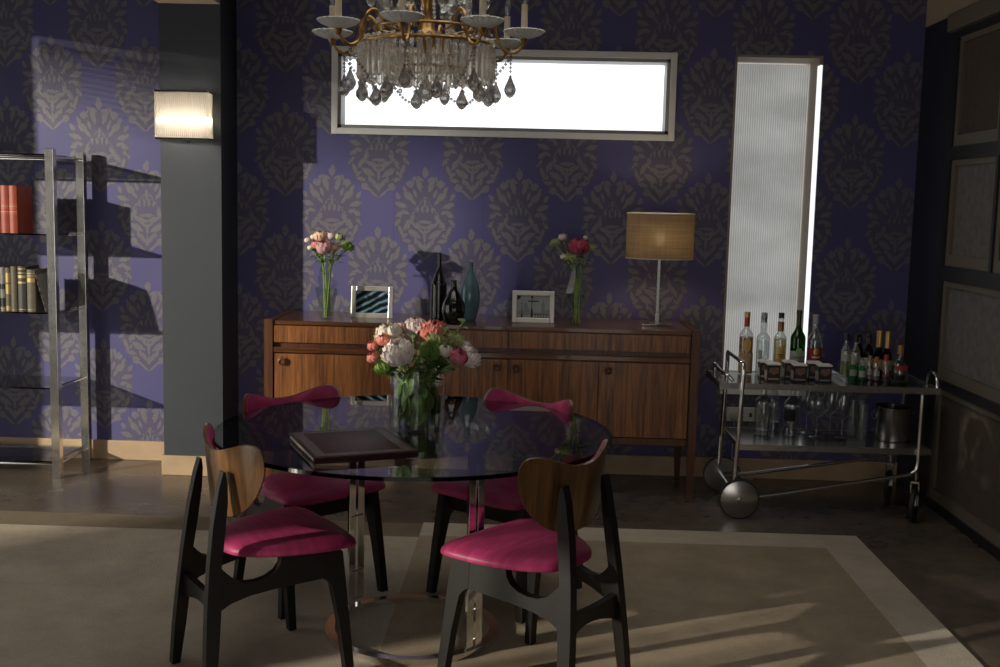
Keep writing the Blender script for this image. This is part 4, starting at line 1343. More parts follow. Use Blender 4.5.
# ------------------------------------------------------------------ wall sconce
scn = thing('wall_sconce', 'lit wall sconce of crystal rods in a chrome frame on the grey column', 'wall light', (-1.934, CY, 1.908))
W2, D_, H_ = 0.150, 0.105, 0.268
for z in (0.0, H_ - 0.012):
    b = MB()
    b.box((-W2, -D_, z), (W2, -D_ + 0.012, z + 0.012), 0.001).box((-W2, -D_ + 0.012, z), (-W2 + 0.012, 0, z + 0.012), 0.001).box((W2 - 0.012, -D_ + 0.012, z), (W2, 0, z + 0.012), 0.001)
    b.build('frame_rail', 'chrome', scn, 0)
MB().box((-W2 + 0.014, -0.010, 0.010), (W2 - 0.014, 0.0, H_ - 0.010)).build('back_plate', 'brushed_steel', scn, 0)
rod = MB().lathe([(0, 0.012), (0.0052, 0.012), (0.0052, H_ - 0.012), (0, H_ - 0.012)], 8).mesh('crystal_rod', 'crystal_rod_glass', 40)
k = 27
for i in range(k):
    x = -W2 + 0.007 + (2 * W2 - 0.014) * i / (k - 1)
    place('crystal_rod', rod, scn, (x, -D_ + 0.006, 0))
for i in range(1, 8):
    for s_ in (-1, 1):
        place('crystal_rod', rod, scn, (s_ * (W2 - 0.006), -D_ + 0.006 + 0.0125 * i, 0))
for x in (-0.067, 0.067):
    MB().tube([(x - 0.062, -0.05, 0.112), (x - 0.056, -0.05, 0.112), (x + 0.056, -0.05, 0.112), (x + 0.062, -0.05, 0.112)], [0.006, 0.014, 0.014, 0.006], 14).build('bulb', 'sconce_bulb', scn)
    MB().tube([(x, -0.010, 0.09), (x, -0.05, 0.095)], 0.005, 8).build('lamp_holder', 'chrome', scn)
MB().box((0.015, -0.06, -0.014), (0.035, -0.045, 0.0)).build('finial', 'chrome', scn, 0)

# ------------------------------------------------------------------ wall sockets
for x, lab, plug in ((1.236, 'white wall socket with a plug and cable behind the trolley', True), (1.335, 'blank white wall socket plate next to the plugged-in one', False)):
    t = thing('wall_socket', lab, 'socket', (x, YW, 0.385), 0, 'wall sockets behind the trolley')
    MB().box((-0.043, -0.009, -0.043), (0.043, 0, 0.043), 0.003).build('plate', 'white_plastic', t, 0)
    MB().box((-0.008, -0.0105, -0.014), (0.008, -0.009, 0.010)).build('socket_holes', 'cap_black', t, 0)
    if plug:
        pg = MB().box((-0.024, -0.038, -0.030), (0.024, -0.0105, 0.018), 0.006).build('plug', 'cap_grey', t, 30)
        MB().tube(spline([(0, -0.026, -0.030), (0.002, -0.03, -0.10), (-0.004, -0.03, -0.25), (0.02, -0.03, -0.36), (0.12, -0.06, -0.381)], 6), 0.0035, 8).build('cable', 'cap_grey', pg)

# ------------------------------------------------------------------ drinks trolley
YN, YR = 5.65, 6.12
TRX = 1.105
tr = thing('drinks_trolley', 'chrome drinks trolley with two shelves and large disc wheels', 'trolley', (TRX, YN, 0))
def L(x, y, z):
    return (x - 1.14, y - YN, z)
ZTOP, ZLOW = 0.705, 0.385
def shelf(x0, x1, y0, y1, z, nm):
    s_ = MB().box(L(x0 + 0.004, y0 + 0.004, z - 0.010), L(x1 - 0.004, y1 - 0.004, z), 0.0).build(nm, 'trolley_top', tr, 0)
    for lo, hi in (((x0, y0, z - 0.030), (x1, y0 + 0.004, z + 0.002)), ((x0, y1 - 0.004, z - 0.030), (x1, y1, z + 0.002)), ((x0, y0 + 0.004, z - 0.030), (x0 + 0.004, y1 - 0.004, z + 0.002)), ((x1 - 0.004, y0 + 0.004, z - 0.030), (x1, y1 - 0.004, z + 0.002))):
        MB().box(L(*lo), L(*hi)).build('edge_strip', 'brushed_steel', s_, 0)
shelf(1.030, 2.165, YN + 0.013, YR - 0.013, ZTOP, 'top_shelf')
shelf(1.140, 2.135, YN + 0.013, YR - 0.013, ZLOW, 'lower_shelf')
RTU = 0.0115
# each side frame: handle upright, axle bend, long diagonal stay, rear post
for y in (YN, YR):
    pth = [(1.148, y, 0.755), (1.142, y, 0.60), (1.132, y, 0.30), (1.128, y, 0.175)]
    pth = spline(pth, 6)
    MB().tube([L(*p) for p in pth], RTU, 12).build('upright', 'chrome', tr)
    xo = 0.0 if y == YN else 0.065
    st = [(1.150, y, 0.100), (1.35, y, 0.128), (1.80 + xo, y, 0.212), (2.0 + xo, y, 0.246)] + bez((2.0 + xo, y, 0.246), (2.055 + xo, y, 0.258), (2.068 + xo, y, 0.275), (2.068 + xo, y, 0.33), 6)[1:] + [(2.068 + xo, y, 0.45), (2.068 + xo, y, ZTOP - 0.03)]
    MB().tube([L(*p) for p in st], RTU * 0.9, 12).build('stay_rod', 'chrome', tr)
hp = [(1.148, YN, 0.755)] + bez((1.148, YN, 0.755), (1.148, YN, 0.80), (1.145, YN + 0.01, 0.815), (1.143, YN + 0.045, 0.815), 6) + bez((1.143, YR - 0.045, 0.815), (1.145, YR - 0.01, 0.815), (1.148, YR, 0.80), (1.148, YR, 0.755), 6)
MB().tube([L(*p) for p in hp], RTU, 12).build('handle', 'chrome', tr)
gp = bez((1.10, YN + 0.02, 0.715), (1.068, YN + 0.02, 0.760), (1.062, YN + 0.03, 0.745), (1.062, YN + 0.06, 0.745), 6) + bez((1.062, YR - 0.06, 0.745), (1.062, YR - 0.03, 0.745), (1.068, YR - 0.02, 0.760), (1.10, YR - 0.02, 0.715), 6)
MB().tube([L(*p) for p in gp], 0.009, 10).build('gallery_rail', 'chrome', tr)
for kk in range(7):
    y = YN + 0.08 + kk * 0.05
    MB().tube([L(1.062, y, 0.706), L(1.062, y, 0.742)], 0.003, 6).build('gallery_spindle', 'chrome', tr)
ax = MB().tube([L(1.150, YN - 0.03, 0.105), L(1.150, YR + 0.03, 0.105)], 0.008, 10)
ax.build('axle', 'chrome', tr)
for y, s_ in ((YN - 0.032, -1), (YR + 0.032, 1)):
    m0 = Matrix.Translation(L(1.150, y, 0.105)) @ Matrix.Rotation(-s_ * pi / 2, 4, 'X')
    wh = MB().lathe([(0, -0.010), (0.098, -0.010), (0.098, 0.010), (0.094, 0.012), (0.012, 0.017), (0.008, 0.024), (0, 0.025)], 48, mtx=m0).build('wheel', 'brushed_steel', tr, 30)
    MB().lathe([(0.0982, -0.011), (0.105, -0.009), (0.105, 0.009), (0.0982, 0.011), (0.0982, -0.011)], 48, mtx=m0).build('tyre', 'black_rubber', wh, 30)
for y in (YN + 0.03, YR - 0.03):
    mc = Matrix.Translation(L(2.075, y, 0)) @ Matrix.Rotation(radians(62), 4, 'Z')
    fk = MB().tube([L(2.075, y, 0.285), L(2.075, y, 0.214)], 0.008, 10)
    fk.box((-0.026, -0.022, 0.09), (-0.012, -0.017, 0.215), 0, mc).box((-0.026, 0.017, 0.09), (-0.012, 0.022, 0.215), 0, mc).box((-0.026, -0.022, 0.204), (0.014, 0.022, 0.215), 0, mc)
    cs = fk.build('caster_fork', 'chrome', tr, 30)
    m0 = mc @ Matrix.Translation((-0.019, 0, 0.088)) @ Matrix.Rotation(pi / 2, 4, 'X')
    MB().lathe([(0, -0.011), (0.064, -0.011), (0.078, -0.013), (0.088, -0.008), (0.088, 0.008), (0.078, 0.013), (0.064, 0.011), (0, 0.011)], 36, mtx=m0).build('caster_wheel', 'black_rubber', cs, 30)
    MB().lathe([(0, -0.0135), (0.056, -0.0125), (0.056, 0.0125), (0, 0.0135)], 36, mtx=m0).build('hub_cap', 'brushed_steel', cs, 30)
lp = [L(2.150, YN + 0.10 + 0.075 * cos(a), ZTOP + 0.003 + 0.072 * sin(a)) for a in [pi * i / 14 for i in range(15)]]
MB().tube(lp, 0.009, 10).build('end_loop', 'chrome', tr)

# ------------------------------------------------------------------ bottles and glasses
def text_mesh(txt, size, m_):
    cu = bpy.data.curves.new('lettering', 'FONT')
    cu.body = txt
    cu.size = size
    cu.align_x = 'CENTER'
    cu.align_y = 'CENTER'
    ob = bpy.data.objects.new('lettering', cu)
    COL.objects.link(ob)
    dg = bpy.context.evaluated_depsgraph_get()
    me = bpy.data.meshes.new_from_object(ob.evaluated_get(dg))
    bpy.data.objects.remove(ob)
    bpy.data.curves.remove(cu)
    me.materials.clear()
    me.materials.append(M[m_])
    return me
def wrap_text(txt, size, m_, r, z, parent):
    me = text_mesh(txt, size, m_)
    for v in me.vertices:
        a = v.co.x / r
        v.co = Vector((r * sin(a), -r * cos(a), z + v.co.y))
    me.update()
    return place('lettering', me, parent)
def patch(r, a0, a1, z0, z1, n=10, th=0.0006):
    pts = [(radians(a0 + (a1 - a0) * i / n)) for i in range(n + 1)]
    poly = [((r + th) * sin(a), -(r + th) * cos(a)) for a in pts] + [(r * sin(a), -r * cos(a)) for a in reversed(pts)]
    return MB().prism(poly, z0, z1, lambda a, c, h: (a, c, h))
def disc_patch(r, rad, z, th=0.0008, sx=1.0, sz=1.0):
    ring = [(r + th, 2 * pi * i / 20) for i in range(20)]
    vs_ = [((r + th) * sin(rad * sx * cos(a) / r), -(r + th) * cos(rad * sx * cos(a) / r), z + rad * sz * sin(a)) for _, a in ring]
    vs_.append((0, -(r + th), z))
    return MB().add(vs_, [(i, (i + 1) % 20, 20) for i in range(20)])
def bottle(x, y, z, prof, glass, liquid, fill, cap, label, grp, deco=None, n=28, name='bottle', wall=0.0025, cat='bottle', flute=0):
    """prof: outer profile from base to lip; cap: (r, z0, z1, material) list"""
    t = thing(name, label, cat, (x, y, z), 0, grp)
    inner = [(max(r - wall, 0.0), max(zz, 0.006)) for r, zz in prof if r > 0]
    full = [(0, 0)] + prof + list(reversed(inner)) + [(0, 0.006)]
    MB().lathe(full, n).build('body', glass, t, 40)
    if liquid:
        lq = []
        for (r, zz), (r2, z2) in zip(inner, inner[1:]):
            lq.append((r - 0.0006, max(zz, 0.0066)))
            if z2 >= fill:
                f = (fill - zz) / max(z2 - zz, 1e-6)
                lq.append((r + (r2 - r) * f - 0.0006, fill))
                break
        MB().lathe([(0, 0.0066)] + lq + [(0, fill)], n).build('liquid', liquid, t, 40)
    for r, z0, z1, m_ in cap:
        MB().lathe([(r - 0.002, z0), (r, z0), (r, z1 - 0.001), (r - 0.001, z1), (0, z1), (0, z1 - 0.0015), (r - 0.002, z1 - 0.0025), (r - 0.002, z0)], n).build('cap', m_, t, 40)
    if deco:
        deco(t)
    return t
def prof_b(r, hs, he, rn, h, base=0.004):
    """shouldered bottle: body radius r to height hs, neck radius rn from he to h"""
    pts = spline([(r, hs), (r * 0.93, hs + (he - hs) * 0.30), (rn * 1.5, hs + (he - hs) * 0.72), (rn, he)], 4)
    return [(r - 0.004, 0.0), (r, base)] + pts + [(rn, h - 0.012), (rn + 0.002, h - 0.011), (rn + 0.002, h)]
GS = 'spirit bottles on the trolley top'
ZB = ZTOP + 0.0005
def d_whisky(t):
    patch(0.0392, -80, 80, 0.015, 0.118).build('paper_label', 'paper_tan', t, 0)
    disc_patch(0.0392, 0.028, 0.165, sx=0.72, sz=1.45).build('paper_label', 'paper_gold', t, 30)
    MB().lathe([(0.0142, 0.262), (0.0152, 0.262), (0.0152, 0.312), (0.0142, 0.312), (0.0142, 0.262)], 24).build('neck_foil', 'foil_red', t)
bottle(1.187, 6.0, ZB, prof_b(0.0385, 0.205, 0.262, 0.0135, 0.335), 'glass_clear', 'liquid_whisky', 0.205, [(0.0165, 0.313, 0.342, 'foil_gold')], 'amber whisky bottle with tan label and red neck foil on the trolley', GS, d_whisky)
def d_vodka(t):
    patch(0.0372, -48, -12, 0.06, 0.14).build('paper_label', 'paper_grey', t, 0)
bottle(1.279, 6.0, ZB, prof_b(0.0365, 0.20, 0.232, 0.0165, 0.318), 'glass_clear', 'liquid_clear', 0.19, [(0.0160, 0.285, 0.340, 'cap_grey')], 'clear spirit bottle with grey cap and no coloured label on the trolley', GS, d_vodka)
def d_gold(t):
    patch(0.0352, -42, 42, 0.045, 0.160).build('paper_label', 'paper_gold', t, 0)
    for z_, w_ in ((0.113, 26), (0.102, 14)):
        patch(0.0362, -w_, w_, z_, z_ + 0.005).build('print_line', 'ink_black', t, 0)
    MB().lathe([(0.0152, 0.240), (0.0168, 0.240), (0.0168, 0.292), (0.0152, 0.292), (0.0152, 0.240)], 24).build('neck_foil', 'foil_copper', t)
bottle(1.371, 6.0, ZB, prof_b(0.0345, 0.200, 0.238, 0.0145, 0.318), 'glass_clear', 'liquid_pale', 0.20, [(0.0155, 0.312, 0.342, 'cap_black')], 'clear bottle with gold label, copper neck foil and black cap', GS, d_gold)
def d_gin(t):
    patch(0.0412, -85, 85, 0.025, 0.138).build('paper_label', 'paper_grey', t, 0)
    disc_patch(0.0420, 0.017, 0.138).build('emblem', 'paper_green', t, 30)
    wrap_text('LONDON', 0.022, 'ink_black', 0.0428, 0.103, t)
    wrap_text('SZENE', 0.022, 'ink_black', 0.0428, 0.080, t)
bottle(1.467, 6.0, ZB, prof_b(0.0405, 0.195, 0.270, 0.0135, 0.352), 'glass_green', None, 0.2, [(0.0150, 0.335, 0.360, 'cap_black')], 'green glass bottle with black lettering on its grey label', GS, d_gin)
def d_red(t):
    patch(0.0402, -80, 80, 0.030, 0.155).build('paper_label', 'paper_red', t, 0)
    disc_patch(0.0412, 0.018, 0.138, sx=0.8).build('emblem', 'foil_gold', t, 30)
    patch(0.0412, -30, 30, 0.102, 0.112).build('print_line', 'paper_white', t, 0)
    for q in range(6):
        patch(0.0412, -46 + q * 15, -37 + q * 15, 0.078, 0.090).build('print_mark', 'paper_tan', t, 0)
bottle(1.558, 6.0, ZB, prof_b(0.0395, 0.185, 0.255, 0.0140, 0.318), 'glass_clear', 'liquid_clear', 0.185, [(0.0165, 0.285, 0.336, 'cap_grey')], 'clear spirit bottle with red label and grey cap on the trolley', GS, d_red)

# boxed candles on the trolley
def candle_box(x, y, band, label):
    t = thing('boxed_candle', label, 'candle', (x, y, ZB), 0, 'boxed candles on the trolley')
    h = 0.034
    MB().box((-h, -h, 0), (h, h, 0.088), 0.002).build('box', 'box_black', t, 0)
    MB().box((-h - 0.002, -h - 0.002, 0.088), (h + 0.002, h + 0.002, 0.097), 0.002).build('lid', 'wax_white', t, 0)
    MB().box((-h + 0.006, -h - 0.0012, 0.012), (h - 0.006, -h, 0.020)).build('label_band', band, t, 0)
    MB().add([(-0.022, -h - 0.0010, 0.074), (0.024, -h - 0.0010, 0.078), (0.026, -h - 0.0010, 0.052), (0.0, -h - 0.0010, 0.036), (-0.026, -h - 0.0010, 0.050)], [(0, 1, 2, 3, 4)]).build('printed_motif', 'box_print', t, 0)
    MB().box((-h - 0.0012, -h + 0.006, 0.012), (-h, h - 0.006, 0.060)).build('side_label', 'paper_grey', t, 0)
    return t
for x, y, bnd, lab in ((1.288, 5.775, 'paper_tan', 'black boxed candle with tan band in front of the grey-capped clear bottle'),
                       (1.425, 5.775, 'box_blue', 'black boxed candle with blue band in front of the gold-labelled bottle'),
                       (1.555, 5.775, 'box_blue', 'black boxed candle with blue band in front of the red-labelled bottle'),
                       (1.268, 5.862, 'paper_tan', 'black boxed candle second in the whisky end row'),
                       (1.400, 5.872, 'box_blue', 'black boxed candle behind the middle blue-banded one'),
                       (1.526, 5.872, 'box_blue', 'black boxed candle behind the outermost blue-banded one')):
    candle_box(x, y, bnd, lab)

# acrylic tray with miniatures
ty = thing('acrylic_tray', 'clear acrylic tray holding miniature bottles on the trolley', 'tray', (1.865, 5.885, ZB))
ht, hd_ = 0.195, 0.165
MB().box((-ht, -hd_, 0), (ht, hd_, 0.005)).build('tray_floor', 'acrylic', ty, 0)
for lo, hi in (((-ht, -hd_, 0.005), (ht, -hd_ + 0.004, 0.032)), ((-ht, hd_ - 0.004, 0.005), (ht, hd_, 0.032)), ((-ht, -hd_ + 0.004, 0.005), (-ht + 0.004, hd_ - 0.004, 0.032)), ((ht - 0.004, -hd_ + 0.004, 0.005), (ht, hd_ - 0.004, 0.032))):
    MB().box(lo, hi).build('tray_wall', 'acrylic', ty, 0)
ZM = ZB + 0.0055
GM = 'miniature bottles in the acrylic tray'
def band(r, z0, z1, m_, a=75):
    return lambda t: patch(r, -a, a, z0, z1).build('paper_label', m_, t, 0)
for x, y, lab in ((1.725, 5.985, 'small pale yellow bottle with black cap at the corner of the tray'), (1.762, 5.935, 'small pale yellow bottle with black cap behind the emerald miniatures')):
    bottle(x, y, ZM, prof_b(0.024, 0.130, 0.175, 0.010, 0.215), 'glass_clear', 'liquid_lime', 0.135, [(0.0125, 0.195, 0.235, 'cap_black')], lab, GM, band(0.0246, 0.085, 0.125, 'paper_grey'))
for x, y, lab in ((1.800, 6.005, 'small black bottle with white label beside the yellow ones'), (1.850, 5.995, 'small black bottle with white label next to the gold-topped ones')):
    bottle(x, y, ZM, prof_b(0.026, 0.120, 0.180, 0.011, 0.225), 'glass_dark', None, 0.1, [(0.0130, 0.18, 0.235, 'cap_black')], lab, GM, band(0.0266, 0.05, 0.105, 'paper_white'))
for x, y, lab in ((1.902, 5.985, 'small gold-foiled sparkling wine bottle next to the black ones'), (1.935, 5.945, 'small gold-foiled sparkling wine bottle behind the clear red-capped one')):
    bottle(x, y, ZM, prof_b(0.028, 0.09, 0.17, 0.0115, 0.235), 'glass_dark', None, 0.1, [(0.0150, 0.165, 0.255, 'foil_gold')], lab, GM, band(0.0286, 0.045, 0.10, 'paper_tan'))
for x, y, lab in ((1.735, 5.870, 'emerald miniature bottle half hidden behind its twin'), (1.772, 5.835, 'emerald green miniature bottle with grey label at the front of the tray')):
    bottle(x, y, ZM, prof_b(0.021, 0.060, 0.082, 0.008, 0.098), 'glass_emerald', None, 0.05, [(0.0105, 0.082, 0.106, 'cap_grey')], lab, GM, band(0.0216, 0.022, 0.055, 'paper_grey', 55))
for x, y, lab in ((1.825, 5.880, 'amber miniature bottle just behind the other amber miniature'), (1.845, 5.830, 'amber miniature bottle with dark label next to the clear one')):
    bottle(x, y, ZM, prof_b(0.0195, 0.070, 0.095, 0.0085, 0.120), 'glass_clear', 'liquid_amber', 0.072, [(0.0115, 0.104, 0.130, 'foil_copper')], lab, GM, band(0.0201, 0.03, 0.058, 'paper_grey', 50))
bottle(1.893, 5.825, ZM, prof_b(0.0185, 0.075, 0.105, 0.0085, 0.130), 'glass_clear', 'liquid_clear', 0.075, [(0.0115, 0.112, 0.143, 'foil_red')], 'clear miniature bottle with bright red cap in the tray', GM, band(0.0191, 0.03, 0.04, 'paper_red', 55))
bottle(1.975, 5.855, ZM, spline([(0.032, 0.0), (0.044, 0.012), (0.047, 0.045), (0.040, 0.085), (0.016, 0.118), (0.0125, 0.135)], 4) + [(0.0125, 0.175), (0.0145, 0.178), (0.0145, 0.186)], 'glass_clear', 'liquid_cognac', 0.100, [(0.0165, 0.145, 0.195, 'foil_copper')], 'dark round cognac bottle with red label and copper stopper in the tray', GM, band(0.0475, 0.062, 0.088, 'paper_red', 40))

# lower shelf
ZL = ZLOW + 0.0005
GL = 'clear bottles on the lower trolley shelf'
bottle(1.285, 5.93, ZL, prof_b(0.047, 0.175, 0.225, 0.015, 0.275), 'glass_clear', 'liquid_clear', 0.03, [], 'broad empty clear bottle at the handle end of the lower shelf', GL, None, name='clear_bottle')
bottle(1.368, 6.05, ZL, prof_b(0.034, 0.13, 0.235, 0.014, 0.285), 'glass_clear', 'liquid_clear', 0.05, [], 'slim tapering clear bottle at the back of the lower shelf', GL, None, name='clear_bottle')
def d_win(t):
    patch(0.0450, -80, 10, 0.085, 0.150).build('paper_label', 'ink_black', t, 0)
bottle(1.438, 5.925, ZL, prof_b(0.0445, 0.165, 0.222, 0.0145, 0.275), 'glass_clear', 'liquid_clear', 0.16, [], 'clear bottle with a black square label on the lower shelf', GL, d_win, name='clear_bottle')
def wine_glass(x, y, s_, label):
    t = thing('wine_glass', label, 'wine glass', (x, y, ZL), 0, 'wine glasses on the lower trolley shelf')
    MB().lathe(spline([(0, 0.004), (0.020, 0.003), (0.036, 0.0015), (0.036, 0.0), (0, 0.0)], 2), 28).build('foot', 'glass_clear', t)
    MB().lathe([(0, 0.003), (0.007, 0.006), (0.0042, 0.015), (0.0036, 0.06), (0.0042, 0.098), (0.007, 0.106), (0, 0.108)], 12).build('stem', 'glass_clear', t)
    out = spline([(0.0, 0.106), (0.022, 0.116), (0.046 * s_, 0.150), (0.052 * s_, 0.185), (0.046 * s_, 0.225), (0.039 * s_, 0.255)], 5)
    inn = [(max(r - 0.0012, 0), z + (0.0015 if i == 0 else 0)) for i, (r, z) in enumerate(out)]
    MB().lathe(out + list(reversed(inn)), 32).build('bowl', 'glass_clear', t, 60)
for x, y, s_, lab in ((1.545, 6.03, 1.05, 'wide-bowled wine glass behind another wide-bowled one'), (1.572, 5.915, 1.15, 'widest wine glass beside the black-labelled bottle'),
                      (1.672, 6.02, 0.85, 'wine glass at the back of the lower shelf beside the tumblers'), (1.705, 5.905, 0.80, 'narrow wine glass in front, beside the tall tumblers')):
    wine_glass(x, y, s_, lab)
for x, y, lab in ((1.785, 5.99, 'tall clear tumbler standing behind its neighbours'), (1.832, 6.03, 'tall clear tumbler at the back near the ice bucket'), (1.808, 5.89, 'tall clear tumbler at the front of the lower shelf')):
    t = thing('tumbler', lab, 'glass', (x, y, ZL), 0, 'tall tumblers on the lower shelf')
    MB().lathe([(0, 0), (0.024, 0), (0.026, 0.003), (0.030, 0.188), (0.0285, 0.188), (0.0248, 0.020), (0, 0.020)], 24).build('glass_wall', 'glass_clear', t, 40)
    MB().lathe([(0, 0.0022), (0.0235, 0.0022), (0.0235, 0.0185), (0, 0.0185)], 24).build('thick_base', 'glass_clear', t, 40)
ib = thing('ice_bucket', 'polished steel ice bucket with ring handles on the lower shelf', 'ice bucket', (1.975, 5.905, ZL))
MB().lathe([(0, 0), (0.088, 0.0), (0.092, 0.004), (0.094, 0.178), (0.097, 0.182), (0.094, 0.184), (0.090, 0.180), (0.088, 0.006), (0, 0.006)], 40).build('pail', 'brushed_steel', ib, 40)
for s_ in (-1, 1):
    m0 = Matrix.Translation((s_ * 0.103, 0, 0.130))
    MB().tube([tuple(m0 @ Vector((0.016 * s_ * cos(a) * 0.5, 0.020 * cos(a), 0.020 * sin(a)))) for a in [2 * pi * i / 16 for i in range(16)]], 0.0028, 6, True).build('ring_handle', 'chrome', ib)
    MB().tube([(s_ * 0.093, 0, 0.148), (s_ * 0.112, 0, 0.150)], 0.004, 8).build('handle_lug', 'chrome', ib)

# ------------------------------------------------------------------ chandelier
CHX, CHY, CHZ = -0.385, 3.95, 2.165
cd = thing('chandelier', 'brass and crystal chandelier with glass candle cups hanging over the table', 'chandelier', (CHX, CHY, CHZ))
RR = 0.232
MB().torus(RR, 0.006, -0.018, 56, 8).build('hoop', 'brass', cd)
MB().torus(RR * 0.80, 0.005, 0.035, 48, 8).build('hoop', 'brass', cd)
MB().torus(0.13, 0.005, -0.10, 40, 8).build('hoop', 'brass', cd)
MB().lathe(spline([(0, -0.10), (0.012, -0.09), (0.020, -0.03), (0.045, 0.0), (0.03, 0.04), (0.016, 0.10), (0.035, 0.16), (0.05, 0.20), (0.02, 0.25), (0.012, 0.34), (0.03, 0.40), (0.012, 0.46), (0.008, HC - CHZ - 0.03), (0.05, HC - CHZ - 0.02), (0.055, HC - CHZ), (0, HC - CHZ)], 4), 20).build('centre_stem', 'brass', cd)
spk = MB()
for i in range(8):
    a = radians(-8 - 45 * i)
    spk.tube([(0.03 * cos(a), 0.03 * sin(a), 0.01), (RR * 0.80 * cos(a), RR * 0.80 * sin(a), 0.035)], 0.0035, 6)
spk.build('spokes', 'brass', cd)

dish = MB()
ds, df = [], []
NR = 80
profd = [(0.012, 0.0), (0.032, 0.003), (0.055, 0.012), (0.070, 0.024), (0.067, 0.028), (0.052, 0.017), (0.030, 0.008), (0.012, 0.005)]
dish.lathe(profd, NR, flute=20, fl=0.05)
dish.lathe([(0.0125, 0.0), (0.0125, 0.006), (0.009, 0.006), (0.009, 0.0), (0.0125, 0.0)], 16)
dish_me = dish.mesh('candle_cup', 'frosted_crystal', 50)
candle_me = MB().lathe([(0, 0.0), (0.0105, 0.0), (0.0115, 0.004), (0.0110, 0.105), (0.012, 0.108), (0, 0.109)], 16).mesh('candle_tube', 'candle_card', 40)
bulb_me = MB().lathe(spline([(0, 0.0), (0.006, 0.0), (0.010, 0.02), (0.012, 0.035), (0.006, 0.062), (0, 0.075)], 4), 14).mesh('candle_bulb', 'glass_clear', 60)
drop_me = MB().lathe([(0, 0.0), (0.005, -0.006), (0.004, -0.010), (0.012, -0.028), (0.020, -0.046), (0.019, -0.058), (0.010, -0.072), (0, -0.078)], 10).mesh('pear_drop', 'crystal_smoke', 20)
bead_me = MB().gem(0.0062, 0.0062, 0.0062, 8).mesh('bead', 'crystal_smoke', 0)
prism_me = MB().lathe([(0, 0.0), (0.0115, -0.005), (0.0115, -0.116), (0, -0.126)], 6).mesh('prism_rod', 'crystal', 20)
oct_me = MB().lathe([(0, 0.0105), (0.0098, 0.003), (0.0098, -0.003), (0, -0.0105)], 8).mesh('octagon_jewel', 'crystal', 0)

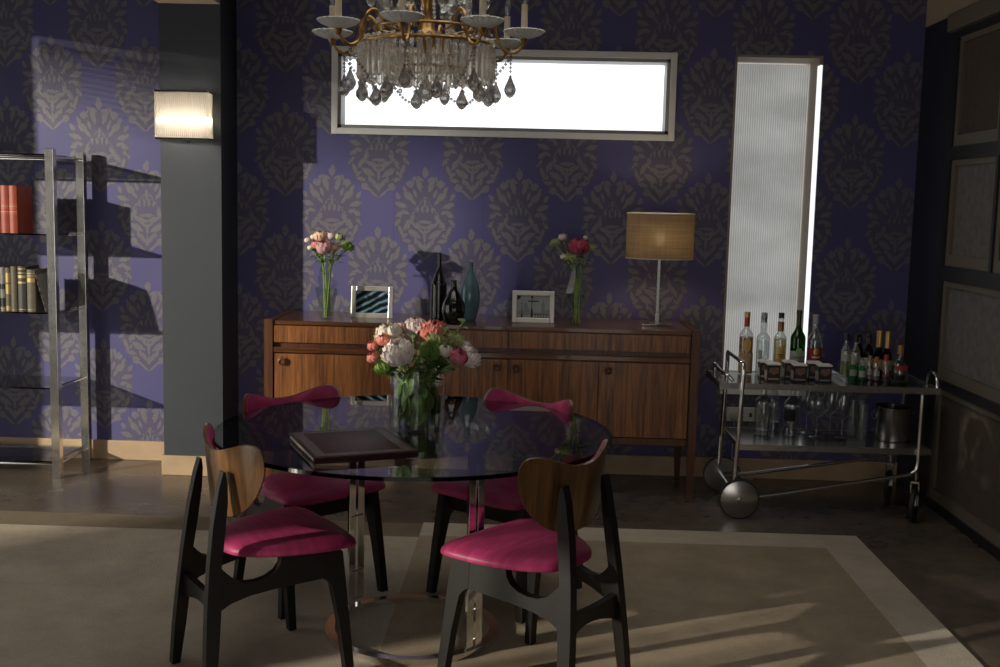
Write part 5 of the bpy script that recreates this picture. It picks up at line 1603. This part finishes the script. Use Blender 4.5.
def bead_chain(name, pts, r=0.0058, par=cd, m_='crystal_smoke'):
    b = MB()
    L_ = [Vector(p) for p in pts]
    acc = 0.0
    nxt = 0.0
    for a, c in zip(L_, L_[1:]):
        sgl = (c - a).length
        while nxt <= acc + sgl:
            p = a.lerp(c, (nxt - acc) / max(sgl, 1e-6))
            b.gem(r, r * 1.05, r * 1.05, 6, tuple(p))
            nxt += r * 2.15
        acc += sgl
    o = b.build(name, m_, par, 0)
    return o
AR = 0.345
for i in range(8):
    a = radians(-8 - 45 * i)
    m0 = Matrix.Rotation(a, 4, 'Z')
    tw_ = 0.0
    pa = bez((0.17, 0, 0.02), (0.19, 0, 0.10), (0.235, 0, 0.095), (0.245, 0, 0.035), 9) + bez((0.245, 0, 0.035), (0.25, 0, -0.05), (0.32, 0, -0.075), (AR, 0, -0.005), 11)[1:]
    rr_ = [0.0058 + 0.0012 * sin(k * 1.9) for k in range(len(pa))]
    am = MB().tube([tuple(m0 @ Vector(p)) for p in pa], rr_, 8)
    cur = bez((0.245, 0, 0.035), (0.225, 0, 0.055), (0.215, 0, 0.02), (0.232, 0, 0.012), 6)
    am.tube([tuple(m0 @ Vector(p)) for p in cur], 0.004, 6)
    e_ = m0 @ Vector((AR, 0, 0))
    am.lathe([(0, -0.012), (0.008, -0.008), (0.013, 0.004), (0.016, 0.010), (0.010, 0.012), (0, 0.012)], 14, (e_.x, e_.y, -0.008))
    arm = am.build('arm', 'brass', cd, 50)
    place('candle_cup', dish_me, arm, (e_.x, e_.y, 0.004))
    place('candle_tube', candle_me, arm, (e_.x, e_.y, 0.010))
    place('candle_bulb', bulb_me, arm, (e_.x, e_.y, 0.119))
    # pendants below each cup: short bead string with a pear drop
    q = m0 @ Vector((0.300, 0, 0))
    bead_chain('bead_string', [(q.x, q.y, -0.055), (q.x, q.y, -0.115)], 0.0062)
    place('pear_drop', drop_me, cd, (q.x, q.y, -0.118), (0, 0, i), (1.05, 1.05, 1.05))
    e2 = m0 @ Vector((AR, 0, 0))
    # swag from hoop to the drop and along the underside
    a2 = radians(-8 - 45 * (i + 1))
    p1 = Vector((RR * cos(a), RR * sin(a), -0.14))
    p2 = Vector((RR * cos(a2), RR * sin(a2), -0.14))
    sw = []
    for k in range(13):
        t = k / 12
        pp = p1.lerp(p2, t)
        rr2 = 1 + 0.12 * sin(pi * t)
        sw.append((pp.x * rr2, pp.y * rr2, -0.14 - 0.062 * sin(pi * t)))
    bead_chain('bead_swag', sw, 0.0068)
    sw2 = [(q.x, q.y, -0.06), (q.x * 0.9, q.y * 0.9, -0.10), tuple(p1)]
    bead_chain('bead_swag', sw2, 0.0068)
    am_ = radians(-8 - 45 * i - 22.5)
    place('pear_drop', drop_me, cd, (RR * 0.97 * cos(am_), RR * 0.97 * sin(am_), -0.145), (0, 0, i), (1.15, 1.15, 1.0))
    # upper pendants over the arms
    for zq, rq in ((0.150, 0.15), (0.185, 0.22)):
        place('pear_drop', drop_me, cd, (rq * cos(am_ + 0.2), rq * sin(am_ + 0.2), zq + 0.02), (0, 0, 0.3 * i), (0.95, 0.95, 1.1))
    bead_chain('bead_string', [(0.16 * cos(am_), 0.16 * sin(am_), 0.055), (0.13 * cos(am_), 0.13 * sin(am_), 0.13), (0.06 * cos(am_), 0.06 * sin(am_), 0.22)], 0.0075, m_='crystal')
NP = 48
for i in range(NP):
    a = 2 * pi * i / NP
    place('prism_rod', prism_me, cd, (RR * cos(a), RR * sin(a), -0.022), (0, 0, a))
    place('octagon_jewel', oct_me, cd, (RR * cos(a), RR * sin(a), -0.010), (0, 0, a))
    if i % 2 == 0:
        place('octagon_jewel', oct_me, cd, (RR * cos(a), RR * sin(a), -0.158), (0, 0, a))
for i in range(22):
    a = 2 * pi * (i + 0.5) / 22
    place('prism_rod', prism_me, cd, (0.13 * cos(a), 0.13 * sin(a), -0.062), (0, 0, a), (1, 1, 0.75))
place('pear_drop', drop_me, cd, (0, 0, -0.12), None, (1.5, 1.5, 1.2))
